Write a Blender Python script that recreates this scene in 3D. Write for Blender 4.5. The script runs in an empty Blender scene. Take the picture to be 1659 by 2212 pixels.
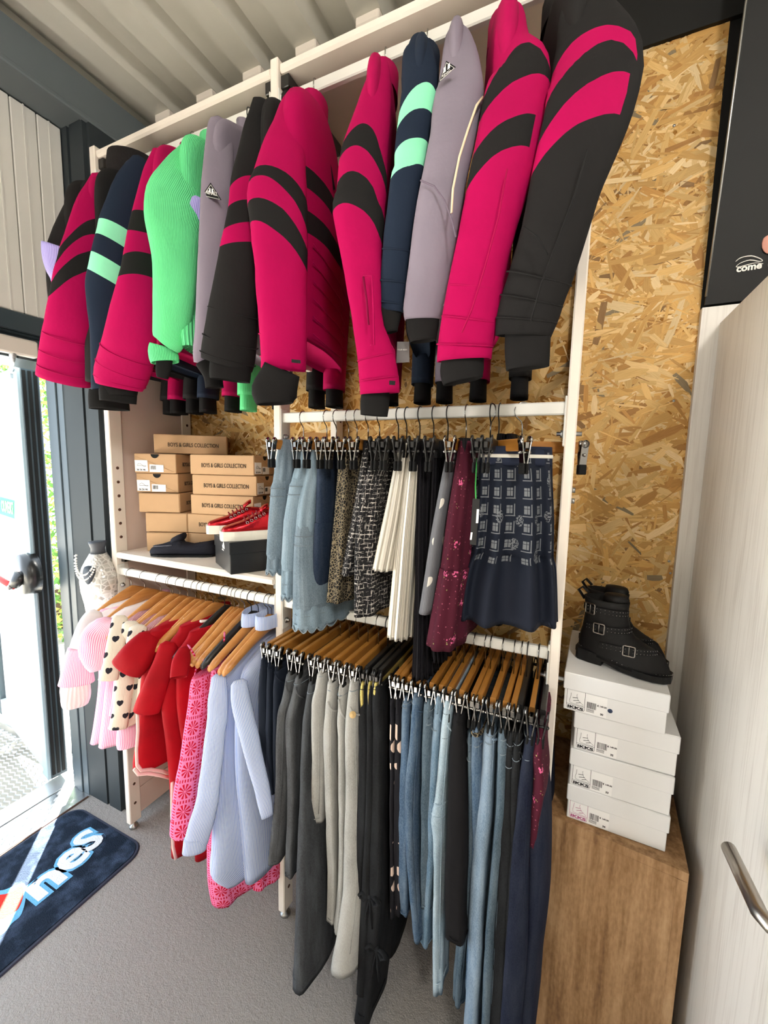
import bpy, math, random
from mathutils import Vector, Matrix, noise
R_ = math.radians
rnd = random.Random(7)

# ------------------------------------------------------------------ camera, world, lights
SC = bpy.context.scene
COL = SC.collection
W_PX, H_PX, F_PX = 1659.0, 2212.0, 890.0
EYE = Vector((0.0, 0.0, 1.6))
PITCH, ROLL, YAW = R_(-6.557), R_(1.1935), R_(-24.406)
FWD = Vector((math.sin(YAW) * math.cos(PITCH), math.cos(YAW) * math.cos(PITCH), math.sin(PITCH)))
_r0 = Vector((math.cos(YAW), -math.sin(YAW), 0.0))
_u0 = _r0.cross(FWD)
RIGHT = math.cos(ROLL) * _r0 + math.sin(ROLL) * _u0
UP = -math.sin(ROLL) * _r0 + math.cos(ROLL) * _u0
cam = bpy.data.cameras.new('camera')
cam.sensor_fit = 'VERTICAL'; cam.sensor_height = 36.0
cam.lens = 36.0 * F_PX / H_PX
cam.clip_start = 0.02; cam.clip_end = 200
camo = bpy.data.objects.new('camera', cam); COL.objects.link(camo)
camo.matrix_world = Matrix(((RIGHT.x, UP.x, -FWD.x, EYE.x), (RIGHT.y, UP.y, -FWD.y, EYE.y), (RIGHT.z, UP.z, -FWD.z, EYE.z), (0, 0, 0, 1)))
SC.camera = camo

SC.view_settings.view_transform = 'Standard'
SC.view_settings.look = 'None'
SC.view_settings.gamma = 1.0
SC.view_settings.use_curve_mapping = False
SC.view_settings.exposure = 0.0

world = bpy.data.worlds.new('sky'); SC.world = world; world.use_nodes = True
_bg = world.node_tree.nodes['Background']
_bg.inputs[0].default_value = (0.76, 0.88, 1.0, 1); _bg.inputs[1].default_value = 4.5

def lamp(name, kind, loc, energy, color, size=None, direction=None, portal=False, angle=None, radius=None):
    l = bpy.data.lights.new(name, kind); l.energy = energy; l.color = color
    if kind == 'AREA':
        l.shape = 'RECTANGLE'; l.size, l.size_y = size
        if portal: l.cycles.is_portal = True
    if angle: l.angle = angle
    if radius: l.shadow_soft_size = radius
    o = bpy.data.objects.new(name, l); COL.objects.link(o); o.location = loc
    if direction is not None: o.rotation_euler = Vector(direction).to_track_quat('-Z', 'Y').to_euler()
    return o
SUN_DIR = Vector((0.713, -0.701, -0.95))
lamp('sun', 'SUN', (-6, 6, 8), 130.0, (1.0, 0.95, 0.86), direction=SUN_DIR, angle=R_(0.6))
lamp('door_portal', 'AREA', (-2.06, 0.05, 1.0), 1.0, (1, 1, 1), size=(2.05, 2.0), direction=(1, 0, 0), portal=True)
lamp('globe_lamp_a', 'POINT', (0.74, -0.85, 2.66), 84.0, (1.0, 0.965, 0.92), radius=0.12)
lamp('globe_lamp_b', 'POINT', (-0.9, -2.2, 2.66), 34.0, (1.0, 0.96, 0.91), radius=0.12)

# ------------------------------------------------------------------ measuring helpers
def ray(px, py): return (px - W_PX / 2) / F_PX * RIGHT - (py - H_PX / 2) / F_PX * UP + FWD
def at(px, py, y):
    """point of the upright plane at depth y (metres into the wall) seen at a measured place of the photograph"""
    d = ray(px, py); return EYE + d * (y / d.y)
def at_x(px, py, x):
    d = ray(px, py); return EYE + d * (x / d.x)
def at_z(px, py, z):
    d = ray(px, py); return EYE + d * ((z - EYE.z) / d.z)
def depth(p): return (p - EYE).dot(FWD)

def lerp(a, b, t): return a + (b - a) * t
def interp(keys, x):
    """keys: sorted (x, value)"""
    if x <= keys[0][0]: return keys[0][1]
    for (x0, v0), (x1, v1) in zip(keys, keys[1:]):
        if x <= x1:
            t = (x - x0) / (x1 - x0); t = t * t * (3 - 2 * t) * 0.35 + t * 0.65
            return lerp(v0, v1, t)
    return keys[-1][1]

def lin(c):
    if isinstance(c, str): c = tuple(int(c[i:i + 2], 16) for i in (0, 2, 4))
    return tuple(((v / 255) / 12.92 if v / 255 <= 0.04045 else ((v / 255 + 0.055) / 1.055) ** 2.4) for v in c)

# ------------------------------------------------------------------ materials
class Mt:
    def __init__(s, name, rough=0.8, spec=0.3, metal=0.0, sheen=0.0):
        s.m = bpy.data.materials.new(name); s.m.use_nodes = True
        s.t = s.m.node_tree; s.b = s.t.nodes['Principled BSDF']
        s.b.inputs['Roughness'].default_value = rough
        s.b.inputs['Specular IOR Level'].default_value = spec
        s.b.inputs['Metallic'].default_value = metal
        if sheen: s.b.inputs['Sheen Weight'].default_value = sheen
    def n(s, typ, **kw):
        x = s.t.nodes.new(typ)
        for k, v in kw.items(): setattr(x, k, v)
        return x
    def put(s, sock, v):
        if hasattr(v, 'is_output'): s.t.links.new(v, sock)
        elif isinstance(v, (tuple, list)) and len(v) == 3 and sock.type == 'RGBA': sock.default_value = (*v, 1)
        else: sock.default_value = v
    def f(s, op, a, b=0.0, c=0.0):
        x = s.n('ShaderNodeMath', operation=op)
        for i, v in enumerate((a, b, c)): s.put(x.inputs[i], v)
        return x.outputs[0]
    def mix(s, fac, a, b, mode='MIX'):
        x = s.n('ShaderNodeMix', data_type='RGBA', blend_type=mode)
        s.put(x.inputs[0], fac); s.put(x.inputs[6], a); s.put(x.inputs[7], b)
        return x.outputs[2]
    def uv(s, layer='UVMap'):
        x = s.n('ShaderNodeUVMap', uv_map=layer); y = s.n('ShaderNodeSeparateXYZ'); s.t.links.new(x.outputs[0], y.inputs[0])
        return y.outputs[0], y.outputs[1], x.outputs[0]
    def obj(s, scale=(1, 1, 1)):
        x = s.n('ShaderNodeTexCoord'); m = s.n('ShaderNodeMapping'); m.inputs['Scale'].default_value = scale
        s.t.links.new(x.outputs['Object'], m.inputs[0]); return m.outputs[0]
    def noise(s, vec, scale=5.0, detail=3.0, rough=0.5):
        x = s.n('ShaderNodeTexNoise'); s.put(x.inputs['Vector'], vec)
        x.inputs['Scale'].default_value = scale; x.inputs['Detail'].default_value = detail; x.inputs['Roughness'].default_value = rough
        return x.outputs['Fac']
    def voro(s, vec, scale=5.0, feature='F1', out='Distance', rand=1.0):
        x = s.n('ShaderNodeTexVoronoi', feature=feature); s.put(x.inputs['Vector'], vec); x.inputs['Scale'].default_value = scale
        x.inputs['Randomness'].default_value = rand
        return x.outputs[out]
    def ramp(s, fac, stops):
        x = s.n('ShaderNodeValToRGB'); s.put(x.inputs[0], fac); e = x.color_ramp.elements
        while len(e) < len(stops): e.new(0.5)
        for q, (p, c) in zip(e, stops): q.position = p; q.color = (*c, 1)
        return x.outputs[0]
    def remap(s, v, a, b, c=0.0, d=1.0):
        x = s.n('ShaderNodeMapRange'); s.put(x.inputs[0], v)
        for i, k in enumerate((a, b, c, d)): x.inputs[i + 1].default_value = k
        return x.outputs[0]
    def color(s, c): s.put(s.b.inputs['Base Color'], c); return s
    def bump(s, h, strength=0.3, dist=0.002):
        x = s.n('ShaderNodeBump'); s.put(x.inputs['Height'], h)
        x.inputs['Strength'].default_value = strength; x.inputs['Distance'].default_value = dist
        s.t.links.new(x.outputs[0], s.b.inputs['Normal']); return s
    def comb(s, x, y, z=0.0):
        c = s.n('ShaderNodeCombineXYZ')
        for i, v in enumerate((x, y, z)): s.put(c.inputs[i], v)
        return c.outputs[0]

def plain(name, c, rough=0.6, spec=0.3, metal=0.0, vary=0.0, vscale=20.0, bump=0.0, bscale=200.0):
    k = Mt(name, rough, spec, metal); c = lin(c)
    if vary:
        nz = k.noise(k.obj(), vscale, 4)
        k.color(k.mix(nz, tuple(v * (1 - vary) for v in c), tuple(min(1, v * (1 + vary)) for v in c)))
    else: k.color(c)
    if bump: k.bump(k.noise(k.obj(), bscale, 3), bump, 0.002)
    return k.m

def fabric(name, c, rough=0.85, vary=0.12, rib=0.0, spec=0.15, sheen=0.0, bump=0.25, bscale=55.0, seams=()):
    k = Mt(name, rough, spec, sheen=sheen); c = lin(c); o = k.obj()
    nz = k.noise(o, 9.0, 5)
    base = k.mix(nz, tuple(v * (1 - vary) for v in c), tuple(min(1, v * (1 + vary)) for v in c))
    h = k.noise(o, bscale, 4)
    if rib:
        u, v, _ = k.uv()
        r = k.f('SINE', k.f('MULTIPLY', u, rib)); h = k.f('ADD', k.f('MULTIPLY', h, 0.15), r)
        base = k.mix(k.remap(r, -1, 0.2), tuple(v * 0.84 for v in c), base)
    for sv in seams: pass
    k.color(base); k.bump(h, bump, 0.003); return k.m

def denim(name, c, fade=0.35, rough=0.9, worn=True):
    k = Mt(name, rough, 0.12); c = lin(c)
    a = k.noise(k.obj((1, 1, 0.16)), 42, 5, 0.65); b = k.noise(k.obj((1, 1, 0.3)), 700, 2, 0.6); q = k.noise(k.obj((1, 1, 0.5)), 7, 5, .6)
    light = tuple(lerp(v, w, fade) for v, w in zip(c, (0.50, 0.57, 0.62))); dark = tuple(v * 0.45 for v in c)
    col = k.mix(k.remap(a, 0.42, 0.72), c, light)
    col = k.mix(k.remap(q, 0.46, 0.72, 0, 0.8), col, dark)
    col = k.mix(k.remap(b, 0.38, 0.62, 0.0, 0.28), col, tuple(v * 1.5 for v in light))
    k.color(col); k.bump(k.f('ADD', b, k.f('MULTIPLY', a, 1.2)), 0.35, 0.002); return k.m

def band_mat(name, c, cb, bounds, limit=None, rough=0.85):
    """sewn-in colour bands: bounds = pairs of boundaries (c0, c1, c2) of v over the lateral coordinate s; limit = s beyond which a band stops, per band"""
    k = Mt(name, rough, 0.12); o = k.obj()
    s_, v_, _ = k.uv('Lat')
    def edge(q):
        return k.f('ADD', k.f('ADD', k.f('MULTIPLY', k.f('MULTIPLY', s_, s_), q[2]), k.f('MULTIPLY', s_, q[1])), q[0])
    mask = None; seam = None
    for i in range(0, len(bounds), 2):
        a, b = edge(bounds[i]), edge(bounds[i + 1])
        m = k.f('MULTIPLY', k.f('GREATER_THAN', v_, a), k.f('LESS_THAN', v_, b))
        if limit and limit[i // 2] is not None: m = k.f('MULTIPLY', m, k.f('LESS_THAN', s_, limit[i // 2]))
        mask = m if mask is None else k.f('MAXIMUM', mask, m)
        for e in (a, b):
            l = k.f('LESS_THAN', k.f('ABSOLUTE', k.f('SUBTRACT', v_, e)), 0.0022)
            seam = l if seam is None else k.f('MAXIMUM', seam, l)
    nz = k.noise(o, 9.0, 5); c, cb = lin(c), lin(cb)
    col = k.mix(nz, tuple(v * 0.9 for v in c), tuple(min(1, v * 1.1) for v in c))
    colb = k.mix(nz, tuple(v * 0.85 for v in cb), tuple(min(1, v * 1.15) for v in cb))
    k.color(k.mix(mask, col, colb))
    k.bump(k.f('SUBTRACT', k.noise(o, 60, 4), k.f('MULTIPLY', seam, 0.8)), 0.28, 0.003)
    return k.m

def cloth_lines(name, c1, c2, freq, sharp=0.0, horizontal=False, rough=0.85):
    """woven stripes running down the cloth"""
    k = Mt(name, rough, 0.15); u, v, _ = k.uv()
    w = k.f('SINE', k.f('MULTIPLY', v if horizontal else u, freq))
    o = k.obj()
    k.color(k.mix(k.remap(w, -0.25 + sharp, 0.25 + sharp), lin(c1), lin(c2)))
    k.bump(k.f('ADD', k.f('MULTIPLY', w, 0.25), k.noise(o, 60, 4)), 0.25, 0.002); return k.m

def wood(name, dark, light, axis=(1, 1, 0.06), scale=22.0, rough=0.45, spec=0.4, knots=0.0):
    k = Mt(name, rough, spec); o = k.obj(axis)
    a = k.noise(o, scale, 6, 0.6); b = k.noise(o, scale * 7, 3, 0.6); q = k.noise(k.obj((1, 1, 0.3)), 3.0, 3)
    f = k.f('ADD', k.f('MULTIPLY', a, 0.6), k.f('ADD', k.f('MULTIPLY', b, 0.22), k.f('MULTIPLY', q, 0.25)))
    k.color(k.ramp(f, [(0.35, lin(dark)), (0.55, tuple(lerp(p, r, 0.6) for p, r in zip(lin(dark), lin(light)))), (0.75, lin(light))]))
    k.bump(b, 0.15, 0.001); return k.m

# ------------------------------------------------------------------ mesh collecting
class Geo:
    def __init__(s): s.v = []; s.f = []; s.uv = []; s.lat = []; s.mi = []; s.sm = []
    def face(s, idx, uvs=None, lats=None, mi=0, sm=True):
        s.f.append(tuple(idx)); s.uv.append(uvs or [(0, 0)] * len(idx)); s.lat.append(lats or [(0, 0)] * len(idx)); s.mi.append(mi); s.sm.append(sm)
    def poly(s, pts, mi=0, sm=False):
        b = len(s.v); s.v += [Vector(p) for p in pts]; s.face(range(b, b + len(pts)), mi=mi, sm=sm)
    def box(s, lo, hi, mi=0, bev=0.0, M=None):
        x0, y0, z0 = lo; x1, y1, z1 = hi; e = min(bev, (x1 - x0) * .45, (y1 - y0) * .45, (z1 - z0) * .45)
        b = len(s.v)
        if e <= 0:
            P = [(x0, y0, z0), (x1, y0, z0), (x1, y1, z0), (x0, y1, z0), (x0, y0, z1), (x1, y0, z1), (x1, y1, z1), (x0, y1, z1)]
            F = [(0, 3, 2, 1), (4, 5, 6, 7), (0, 1, 5, 4), (1, 2, 6, 5), (2, 3, 7, 6), (3, 0, 4, 7)]
        else:
            P, ix = [], {}
            for i, x in enumerate((x0, x1)):
                for j, y in enumerate((y0, y1)):
                    for k, z in enumerate((z0, z1)):
                        q = Vector((x, y, z)); d = Vector((1 - 2 * i, 1 - 2 * j, 1 - 2 * k)) * e
                        for a in range(3):
                            w = q.copy()
                            for c in range(3):
                                if c != a: w[c] += d[c]
                            ix[(i, j, k, a)] = len(P); P.append(w)
            F = []
            for a in range(3):
                for t in (0, 1):
                    c, d = (a + 1) % 3, (a + 2) % 3
                    loop = []
                    for (m, n) in ((0, 0), (1, 0), (1, 1), (0, 1)):
                        key = [0, 0, 0]; key[a] = t; key[c] = m; key[d] = n; loop.append(ix[(*key, a)])
                    F.append(loop if t else loop[::-1])
            for a in range(3):
                c, d = (a + 1) % 3, (a + 2) % 3
                for m in (0, 1):
                    for n in (0, 1):
                        k0 = [0, 0, 0]; k0[c] = m; k0[d] = n; k1 = list(k0); k1[a] = 1
                        q = [ix[(*k0, c)], ix[(*k1, c)], ix[(*k1, d)], ix[(*k0, d)]]
                        F.append(q if (m == n) else q[::-1])
            for i in (0, 1):
                for j in (0, 1):
                    for k in (0, 1):
                        q = [ix[(i, j, k, a)] for a in range(3)]
                        F.append(q if (i + j + k) % 2 else q[::-1])
        for p in P:
            p = Vector(p); s.v.append(M @ p if M else p)
        for f in F: s.face([b + i for i in f], mi=mi, sm=False)
        return s
    def rings(s, rings, V=None, S=None, caps=(True, True), mi=0, sm=True, U=None):
        n = len(rings[0]); b = len(s.v); N = len(rings)
        for r in rings: s.v += [Vector(p) for p in r]
        arcs = []
        for r in rings:
            a = [0.0]
            for j in range(n): a.append(a[-1] + (Vector(r[(j + 1) % n]) - Vector(r[j])).length)
            arcs.append(a)
        if V is None:
            V = [0.0]
            for i in range(1, N): V.append(V[-1] + (Vector(rings[i][0]) - Vector(rings[i - 1][0])).length)
        ref = U if U else max(arcs, key=lambda a: a[-1])
        for i in range(N - 1):
            for j in range(n):
                k = (j + 1) % n
                idx = (b + i * n + j, b + i * n + k, b + (i + 1) * n + k, b + (i + 1) * n + j)
                uu = ref[j], ref[j + 1]
                s.face(idx, [(uu[0], V[i]), (uu[1], V[i]), (uu[1], V[i + 1]), (uu[0], V[i + 1])],
                       [(S[j], V[i]), (S[k], V[i]), (S[k], V[i + 1]), (S[j], V[i + 1])] if S else None, mi, sm)
        if caps[0]: s.face([b + j for j in range(n)][::-1], [(ref[j], V[0]) for j in range(n)], [(S[j], V[0]) for j in range(n)] if S else None, mi, sm)
        if caps[1]: s.face([b + (N - 1) * n + j for j in range(n)], [(ref[j], V[-1]) for j in range(n)], [(S[j], V[-1]) for j in range(n)] if S else None, mi, sm)
        return s
    def tube(s, pts, r, n=7, mi=0, caps=(True, True), flat=1.0):
        pts = [Vector(p) for p in pts]; rings = []; V = [0.0]
        nrm = None
        for i, p in enumerate(pts):
            t = (pts[min(i + 1, len(pts) - 1)] - pts[max(i - 1, 0)]).normalized()
            if nrm is None:
                a = Vector((0, 0, 1)) if abs(t.z) < 0.9 else Vector((1, 0, 0)); nrm = t.cross(a).normalized()
            nrm = (nrm - t * nrm.dot(t)).normalized(); bn = t.cross(nrm)
            rr = r[i] if isinstance(r, (list, tuple)) else r
            rings.append([p + nrm * rr * math.cos(2 * math.pi * j / n) + bn * rr * flat * math.sin(2 * math.pi * j / n) for j in range(n)])
            if i: V.append(V[-1] + (p - pts[i - 1]).length)
        return s.rings(rings, V, None, caps, mi)
    def ball(s, c, r, n=8, m=5, mi=0, sq=(1, 1, 1)):
        c = Vector(c); rings = []
        for i in range(m + 1):
            a = math.pi * (i + 0.02) / (m + 0.04); rings.append([c + Vector((r * math.sin(a) * math.cos(2 * math.pi * j / n) * sq[0], r * math.sin(a) * math.sin(2 * math.pi * j / n) * sq[1], -r * math.cos(a) * sq[2])) for j in range(n)])
        return s.rings(rings, mi=mi)
    def prism(s, pts, d, mi=0):
        """flat outline (3-D points, one plane) given the thickness vector d"""
        d = Vector(d); b = len(s.v); n = len(pts)
        s.v += [Vector(p) for p in pts] + [Vector(p) + d for p in pts]
        s.face(list(range(b, b + n))[::-1], mi=mi, sm=False); s.face(range(b + n, b + 2 * n), mi=mi, sm=False)
        for i in range(n): s.face((b + i, b + (i + 1) % n, b + n + (i + 1) % n, b + n + i), mi=mi, sm=False)
        return s
    def wrinkle(s, amp, freq, seed=0.0, stretch=(1, 1, 0.45), start=0, keep=None):
        for i in range(start, len(s.v)):
            p = s.v[i]; q = Vector((p.x * stretch[0] * freq + seed, p.y * stretch[1] * freq + seed * 2, p.z * stretch[2] * freq))
            a = amp * (keep(p) if keep else 1.0)
            s.v[i] = p + Vector((noise.noise(q), noise.noise(q + Vector((31, 7, 3))), 0.3 * noise.noise(q + Vector((5, 71, 9))))) * a
        return s
    def mesh(s, name, origin=None):
        me = bpy.data.meshes.new(name); o = Vector(origin) if origin is not None else Vector((0, 0, 0))
        me.from_pydata([tuple(v - o) for v in s.v], [], s.f)
        l1 = me.uv_layers.new(name='UVMap'); l2 = me.uv_layers.new(name='Lat')
        l1.data.foreach_set('uv', [c for f in s.uv for p in f for c in p]); l2.data.foreach_set('uv', [c for f in s.lat for p in f for c in p])
        me.polygons.foreach_set('material_index', s.mi); me.polygons.foreach_set('use_smooth', s.sm)
        me.update(); return me
    def build(s, name, mat, parent=None, origin=None):
        """links ONE object; its geometry is in world coordinates and the object's origin is the parent's (or the given) place"""
        if parent is not None: origin = parent.get('_at', tuple(parent.location))
        me = s.mesh(name, origin)
        for m in (mat if isinstance(mat, (list, tuple)) else [mat]): me.materials.append(m)
        ob = bpy.data.objects.new(name, me); COL.objects.link(ob)
        if parent is not None:
            ob.parent = parent; ob['_at'] = tuple(origin)
        elif origin is not None: ob.location = origin; ob['_at'] = tuple(origin)
        else: ob['_at'] = (0.0, 0.0, 0.0)
        return ob

def thing(name, label, cat, loc=(0, 0, 0), group=None, kind=None):
    o = bpy.data.objects.new(name, None); COL.objects.link(o); o.location = loc; o.empty_display_size = 0.05
    o['label'] = label; o['category'] = cat; o['_at'] = tuple(loc)
    if group: o['group'] = group
    return o
def tag(o, label, cat, group=None):
    o['label'] = label; o['category'] = cat
    if group: o['group'] = group
    return o
def struct(o, label=None):
    o['kind'] = 'structure'
    if label: o['label'] = label
    return o
def copy_tree(o, parent=None):
    c = o.copy(); COL.objects.link(c)
    if parent is not None: c.parent = parent
    for ch in list(o.children): copy_tree(ch, c)
    return c

def text_geo(body, M, size, extrude=0.0004, offset=0.0, align='LEFT', spacing=1.0):
    cu = bpy.data.curves.new('lettering', 'FONT'); cu.body = body; cu.size = size; cu.extrude = extrude; cu.offset = offset
    cu.align_x = align; cu.resolution_u = 3; cu.space_character = spacing
    ob = bpy.data.objects.new('lettering', cu); COL.objects.link(ob)
    bpy.context.view_layer.update()
    me = bpy.data.meshes.new_from_object(ob.evaluated_get(bpy.context.evaluated_depsgraph_get()))
    g = Geo(); g.v = [M @ v.co for v in me.vertices]
    for p in me.polygons: g.face(list(p.vertices), sm=False)
    bpy.data.objects.remove(ob); bpy.data.curves.remove(cu); bpy.data.meshes.remove(me)
    return g
def frame_M(o, x, y):
    """matrix with origin o, text running along x, letter height along y"""
    x = Vector(x).normalized(); y = Vector(y); y = (y - x * y.dot(x)).normalized(); z = x.cross(y)
    return Matrix(((x.x, y.x, z.x, o[0]), (x.y, y.y, z.y, o[1]), (x.z, y.z, z.z, o[2]), (0, 0, 0, 1)))

# ------------------------------------------------------------------ shared materials
M = {}
M['rack'] = plain('rack_white_paint', 'e6dcd0', 0.55, 0.3, vary=0.05, vscale=14, bump=0.08, bscale=60)
M['rack_side'] = plain('rack_board_paint', 'cdb9ae', 0.6, 0.25, vary=0.06, vscale=8, bump=0.1, bscale=50)
M['rail'] = plain('rail_white_enamel', 'e2e0d8', 0.35, 0.5)
M['steel'] = plain('zinc_steel', 'a8a8a6', 0.35, 0.5, metal=1.0)
M['chrome'] = plain('chrome', '9d9b98', 0.14, 0.5, metal=1.0)
M['black_wire'] = plain('black_wire', '1a1918', 0.3, 0.5)
M['black_rubber'] = plain('black_rubber', '121212', 0.7, 0.2)
M['hanger_wood'] = wood('lotus_wood_varnish', 'a8652c', 'd69a58', axis=(1, 0.08, 1), scale=30, rough=0.32, spec=0.5)
M['hanger_dark'] = wood('brown_wood_varnish', '8a5420', 'bb8238', axis=(1, 0.08, 1), scale=30, rough=0.35, spec=0.45)
M['hanger_black'] = plain('black_lacquer', '1d1c1c', 0.35, 0.5)
M['osb'] = plain('osb_base', 'a06f34', 0.85, 0.1, vary=0.25, vscale=30, bump=0.3, bscale=40)
M['dark_steel'] = plain('anthracite_steel', '33393c', 0.6, 0.2, vary=0.06, vscale=5)
M['beam_steel'] = plain('grey_steel_paint', '656d70', 0.55, 0.3, vary=0.06, vscale=6)
M['black_panel'] = plain('black_board', '151514', 0.55, 0.25, vary=0.1, vscale=5)
M['wall_panel'] = plain('white_wall_cladding', 'dedbd4', 0.6, 0.25, vary=0.03, vscale=4)
M['alu'] = plain('aluminium', 'b9bcbe', 0.4, 0.5, metal=0.8)
M['door_frame'] = plain('anthracite_aluminium', '39454c', 0.38, 0.45, vary=0.04, vscale=5)
M['card_white'] = plain('white_card', 'e4e4e4', 0.55, 0.25, vary=0.03, vscale=10)
M['label_white'] = plain('white_label_paper', 'f0efee', 0.5, 0.3)
M['ink'] = plain('black_ink', '222124', 0.7, 0.1)
M['ink_brown'] = plain('printed_dark_ink', '3a332d', 0.8, 0.1)
M['ink_blue'] = plain('blue_ink', '3f4a63', 0.7, 0.1)
M['ink_pink'] = plain('plum_ink', 'b05a86', 0.7, 0.1)
M['cardboard'] = plain('kraft_cardboard', 'b99671', 0.75, 0.15, vary=0.06, vscale=25, bump=0.1, bscale=300)
M['black_card'] = plain('black_card', '1c1c1d', 0.35, 0.4)
M['white_print'] = plain('white_print', 'eceae4', 0.6, 0.2)

# ------------------------------------------------------------------ room structure
def floor_mat():
    k = Mt('grey_vinyl_floor', 0.5, 0.3); o = k.obj()
    a = k.noise(o, 5, 4); b = k.noise(o, 60, 3, 0.6); g = k.noise(o, 260, 2)
    k.color(k.mix(k.remap(g, 0.3, 0.7), k.mix(a, lin('807b78'), lin('8d8985')), lin('9a9591')))
    k.bump(k.f('ADD', b, k.f('MULTIPLY', g, 0.5)), 0.55, 0.006); return k.m
g = Geo(); g.box((-2.0, -3.2, -0.06), (2.3, 1.45, 0.0)); struct(g.build('floor', floor_mat()), 'grey textured vinyl shop floor')

# corrugated ceiling, ribs running towards the back wall
def ceil_mat():
    k = Mt('cream_roof_sheet', 0.5, 0.35); o = k.obj((1, 0.4, 1))
    k.color(k.mix(k.noise(o, 12, 5), lin('bebbaf'), lin('cfccc2'))); k.bump(k.noise(k.obj(), 90, 2), 0.06, 0.002); return k.m
g = Geo(); per = 0.235; zc, dz = 3.06, 0.05
xs = []; x = -2.02
while x < 2.4:
    xs += [(x, zc), (x + 0.085, zc), (x + 0.115, zc - dz), (x + 0.205, zc - dz)]; x += per
xs.append((x, zc))
b = len(g.v)
for (x, z) in xs:
    for y in (-3.2, 1.45): g.v.append(Vector((x, y, z)))
    for y in (-3.2, 1.45): g.v.append(Vector((x, y, 3.12)))
for i in range(len(xs) - 1):
    a, c = b + 4 * i, b + 4 * i + 4
    g.face((a, a + 1, c + 1, c), sm=False); g.face((a + 2, c + 2, c + 3, a + 3), sm=False)
g.face((b, b + 2, b + 3, b + 1), sm=False)
struct(g.build('ceiling', ceil_mat()), 'cream corrugated steel roof sheet with deep ribs')
g = Geo()
for i in range(8):
    x0 = -2.02 + per * i + 0.118
    g.box((x0, 1.30, 2.985), (x0 + 0.084, 1.40, 3.014), bev=0.004)
struct(g.build('trim_1', M['rack']), 'pale foam closers in the roof ribs')

# back wall: OSB board with real strands, black board above it, and the doorway with its frame
WY = 1.41
g = Geo()
g.box((-1.76, WY, 0.0), (0.283, WY + 0.02, 2.72))
wall_back = struct(g.build('wall_back', M['osb']), 'oriented strand board wall behind the rack')
def strand_mat():
    k = Mt('osb_strands', 0.62, 0.25); u, v, vec = k.uv()
    c = k.n('ShaderNodeVertexColor', layer_name='strand_tone')
    mp = k.n('ShaderNodeMapping'); mp.inputs['Scale'].default_value = (26, 420, 1); k.t.links.new(vec, mp.inputs[0])
    gr = k.noise(mp.outputs[0], 1.0, 4, 0.6)
    k.color(k.mix(k.remap(gr, 0.3, 0.75, 0, 0.55), c.outputs[0], k.mix(1.0, c.outputs[0], (0.62, 0.52, 0.38), 'MULTIPLY')))
    k.bump(gr, 0.3, 0.001); return k.m
def strands(n, xa, xb, za, zb, seed):
    r = random.Random(seed); g = Geo(); cols = []
    pal = [('dfb877', 5), ('d6aa66', 5), ('e6c48a', 4), ('cc9f5c', 3), ('c29252', 2), ('ae8048', 0.8), ('94734c', 0.35), ('ebd0a0', 2.5), ('8b7c62', 0.3)]
    wts = [w for _, w in pal]
    for i in range(n):
        L = r.uniform(0.035, 0.13) * (0.6 if r.random() < 0.35 else 1); w = min(L * 0.45, r.choice((0.004, 0.008, 0.012, 0.018, 0.024)) * r.uniform(0.7, 1.2))
        a = r.gauss(0, 0.75) if r.random() < 0.8 else r.uniform(-1.57, 1.57)
        cx, cz = r.uniform(xa, xb), r.uniform(za, zb); ca, sa = math.cos(a), math.sin(a)
        y = WY - 0.0002 - r.random() * 0.0016
        out = [(-L / 2, -w * r.uniform(.2, .5)), (-L * r.uniform(.1, .3), -w * .5), (L * r.uniform(.1, .3), -w * r.uniform(.4, .5)), (L / 2, -w * r.uniform(.1, .4)),
               (L / 2 * r.uniform(.85, 1), w * r.uniform(.1, .5)), (0, w * r.uniform(.4, .5)), (-L / 2 * r.uniform(.8, 1), w * r.uniform(.2, .5))]
        pts = []; u0, v0 = r.random() * 9, r.random() * 9
        for p, q in out:
            pts.append((min(xb, max(xa, cx + p * ca - q * sa)), y - p * r.uniform(-.004, .004), min(zb, max(za, cz + p * sa + q * ca))))
        bb = len(g.v); g.v += [Vector(p) for p in pts]
        g.face(range(bb, bb + 7), [(u0 + p, v0 + q) for p, q in out], sm=False)
        c = lin(r.choices([p for p, _ in pal], wts)[0]); t = r.uniform(.82, 1.12); cols.append(tuple(v * t for v in c))
    ob = g.build('wood_strands', strand_mat_, parent=None)
    ca = ob.data.color_attributes.new('strand_tone', 'FLOAT_COLOR', 'CORNER')
    flat = []
    for c in cols: flat += [*c, 1.0] * 7
    ca.data.foreach_set('color', flat)
    ob['kind'] = 'stuff'; ob.parent = wall_back
strand_mat_ = strand_mat()
strands(6000, -0.02, 0.283, 0.02, 2.72, 1)
strands(11500, -1.76, -0.02, 0.02, 2.72, 2)
g = Geo()
for (px, py) in ((1456, 272), (1455, 866), (1445, 1212), (1448, 1238)): 
    p = at(px, py, WY); g.ball((p.x, WY - 0.001, p.z), 0.004, 8, 4, sq=(1, .5, 1))
ob = g.build('screw_heads', M['steel']); ob['kind'] = 'stuff'; ob.parent = wall_back
g = Geo(); g.box((-1.76, WY - 0.012, 2.72), (0.60, WY + 0.03, 3.055)); struct(g.build('wall_back_upper', M['black_panel']), 'black boarding over the strand board')
g = Geo(); g.box((0.283, WY + 0.001, 2.02), (2.3, WY + 0.06, 2.72)); g.box((1.2, WY, 0), (2.3, WY + 0.06, 2.02)); struct(g.build('wall_back_over_door', M['black_panel']), 'black wall over the interior door')
g = Geo(); g.box((2.3, -3.2, 0), (2.36, WY + .06, 3.1)); struct(g.build('wall_right', M['wall_panel']), 'pale wall beyond the interior door')
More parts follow.
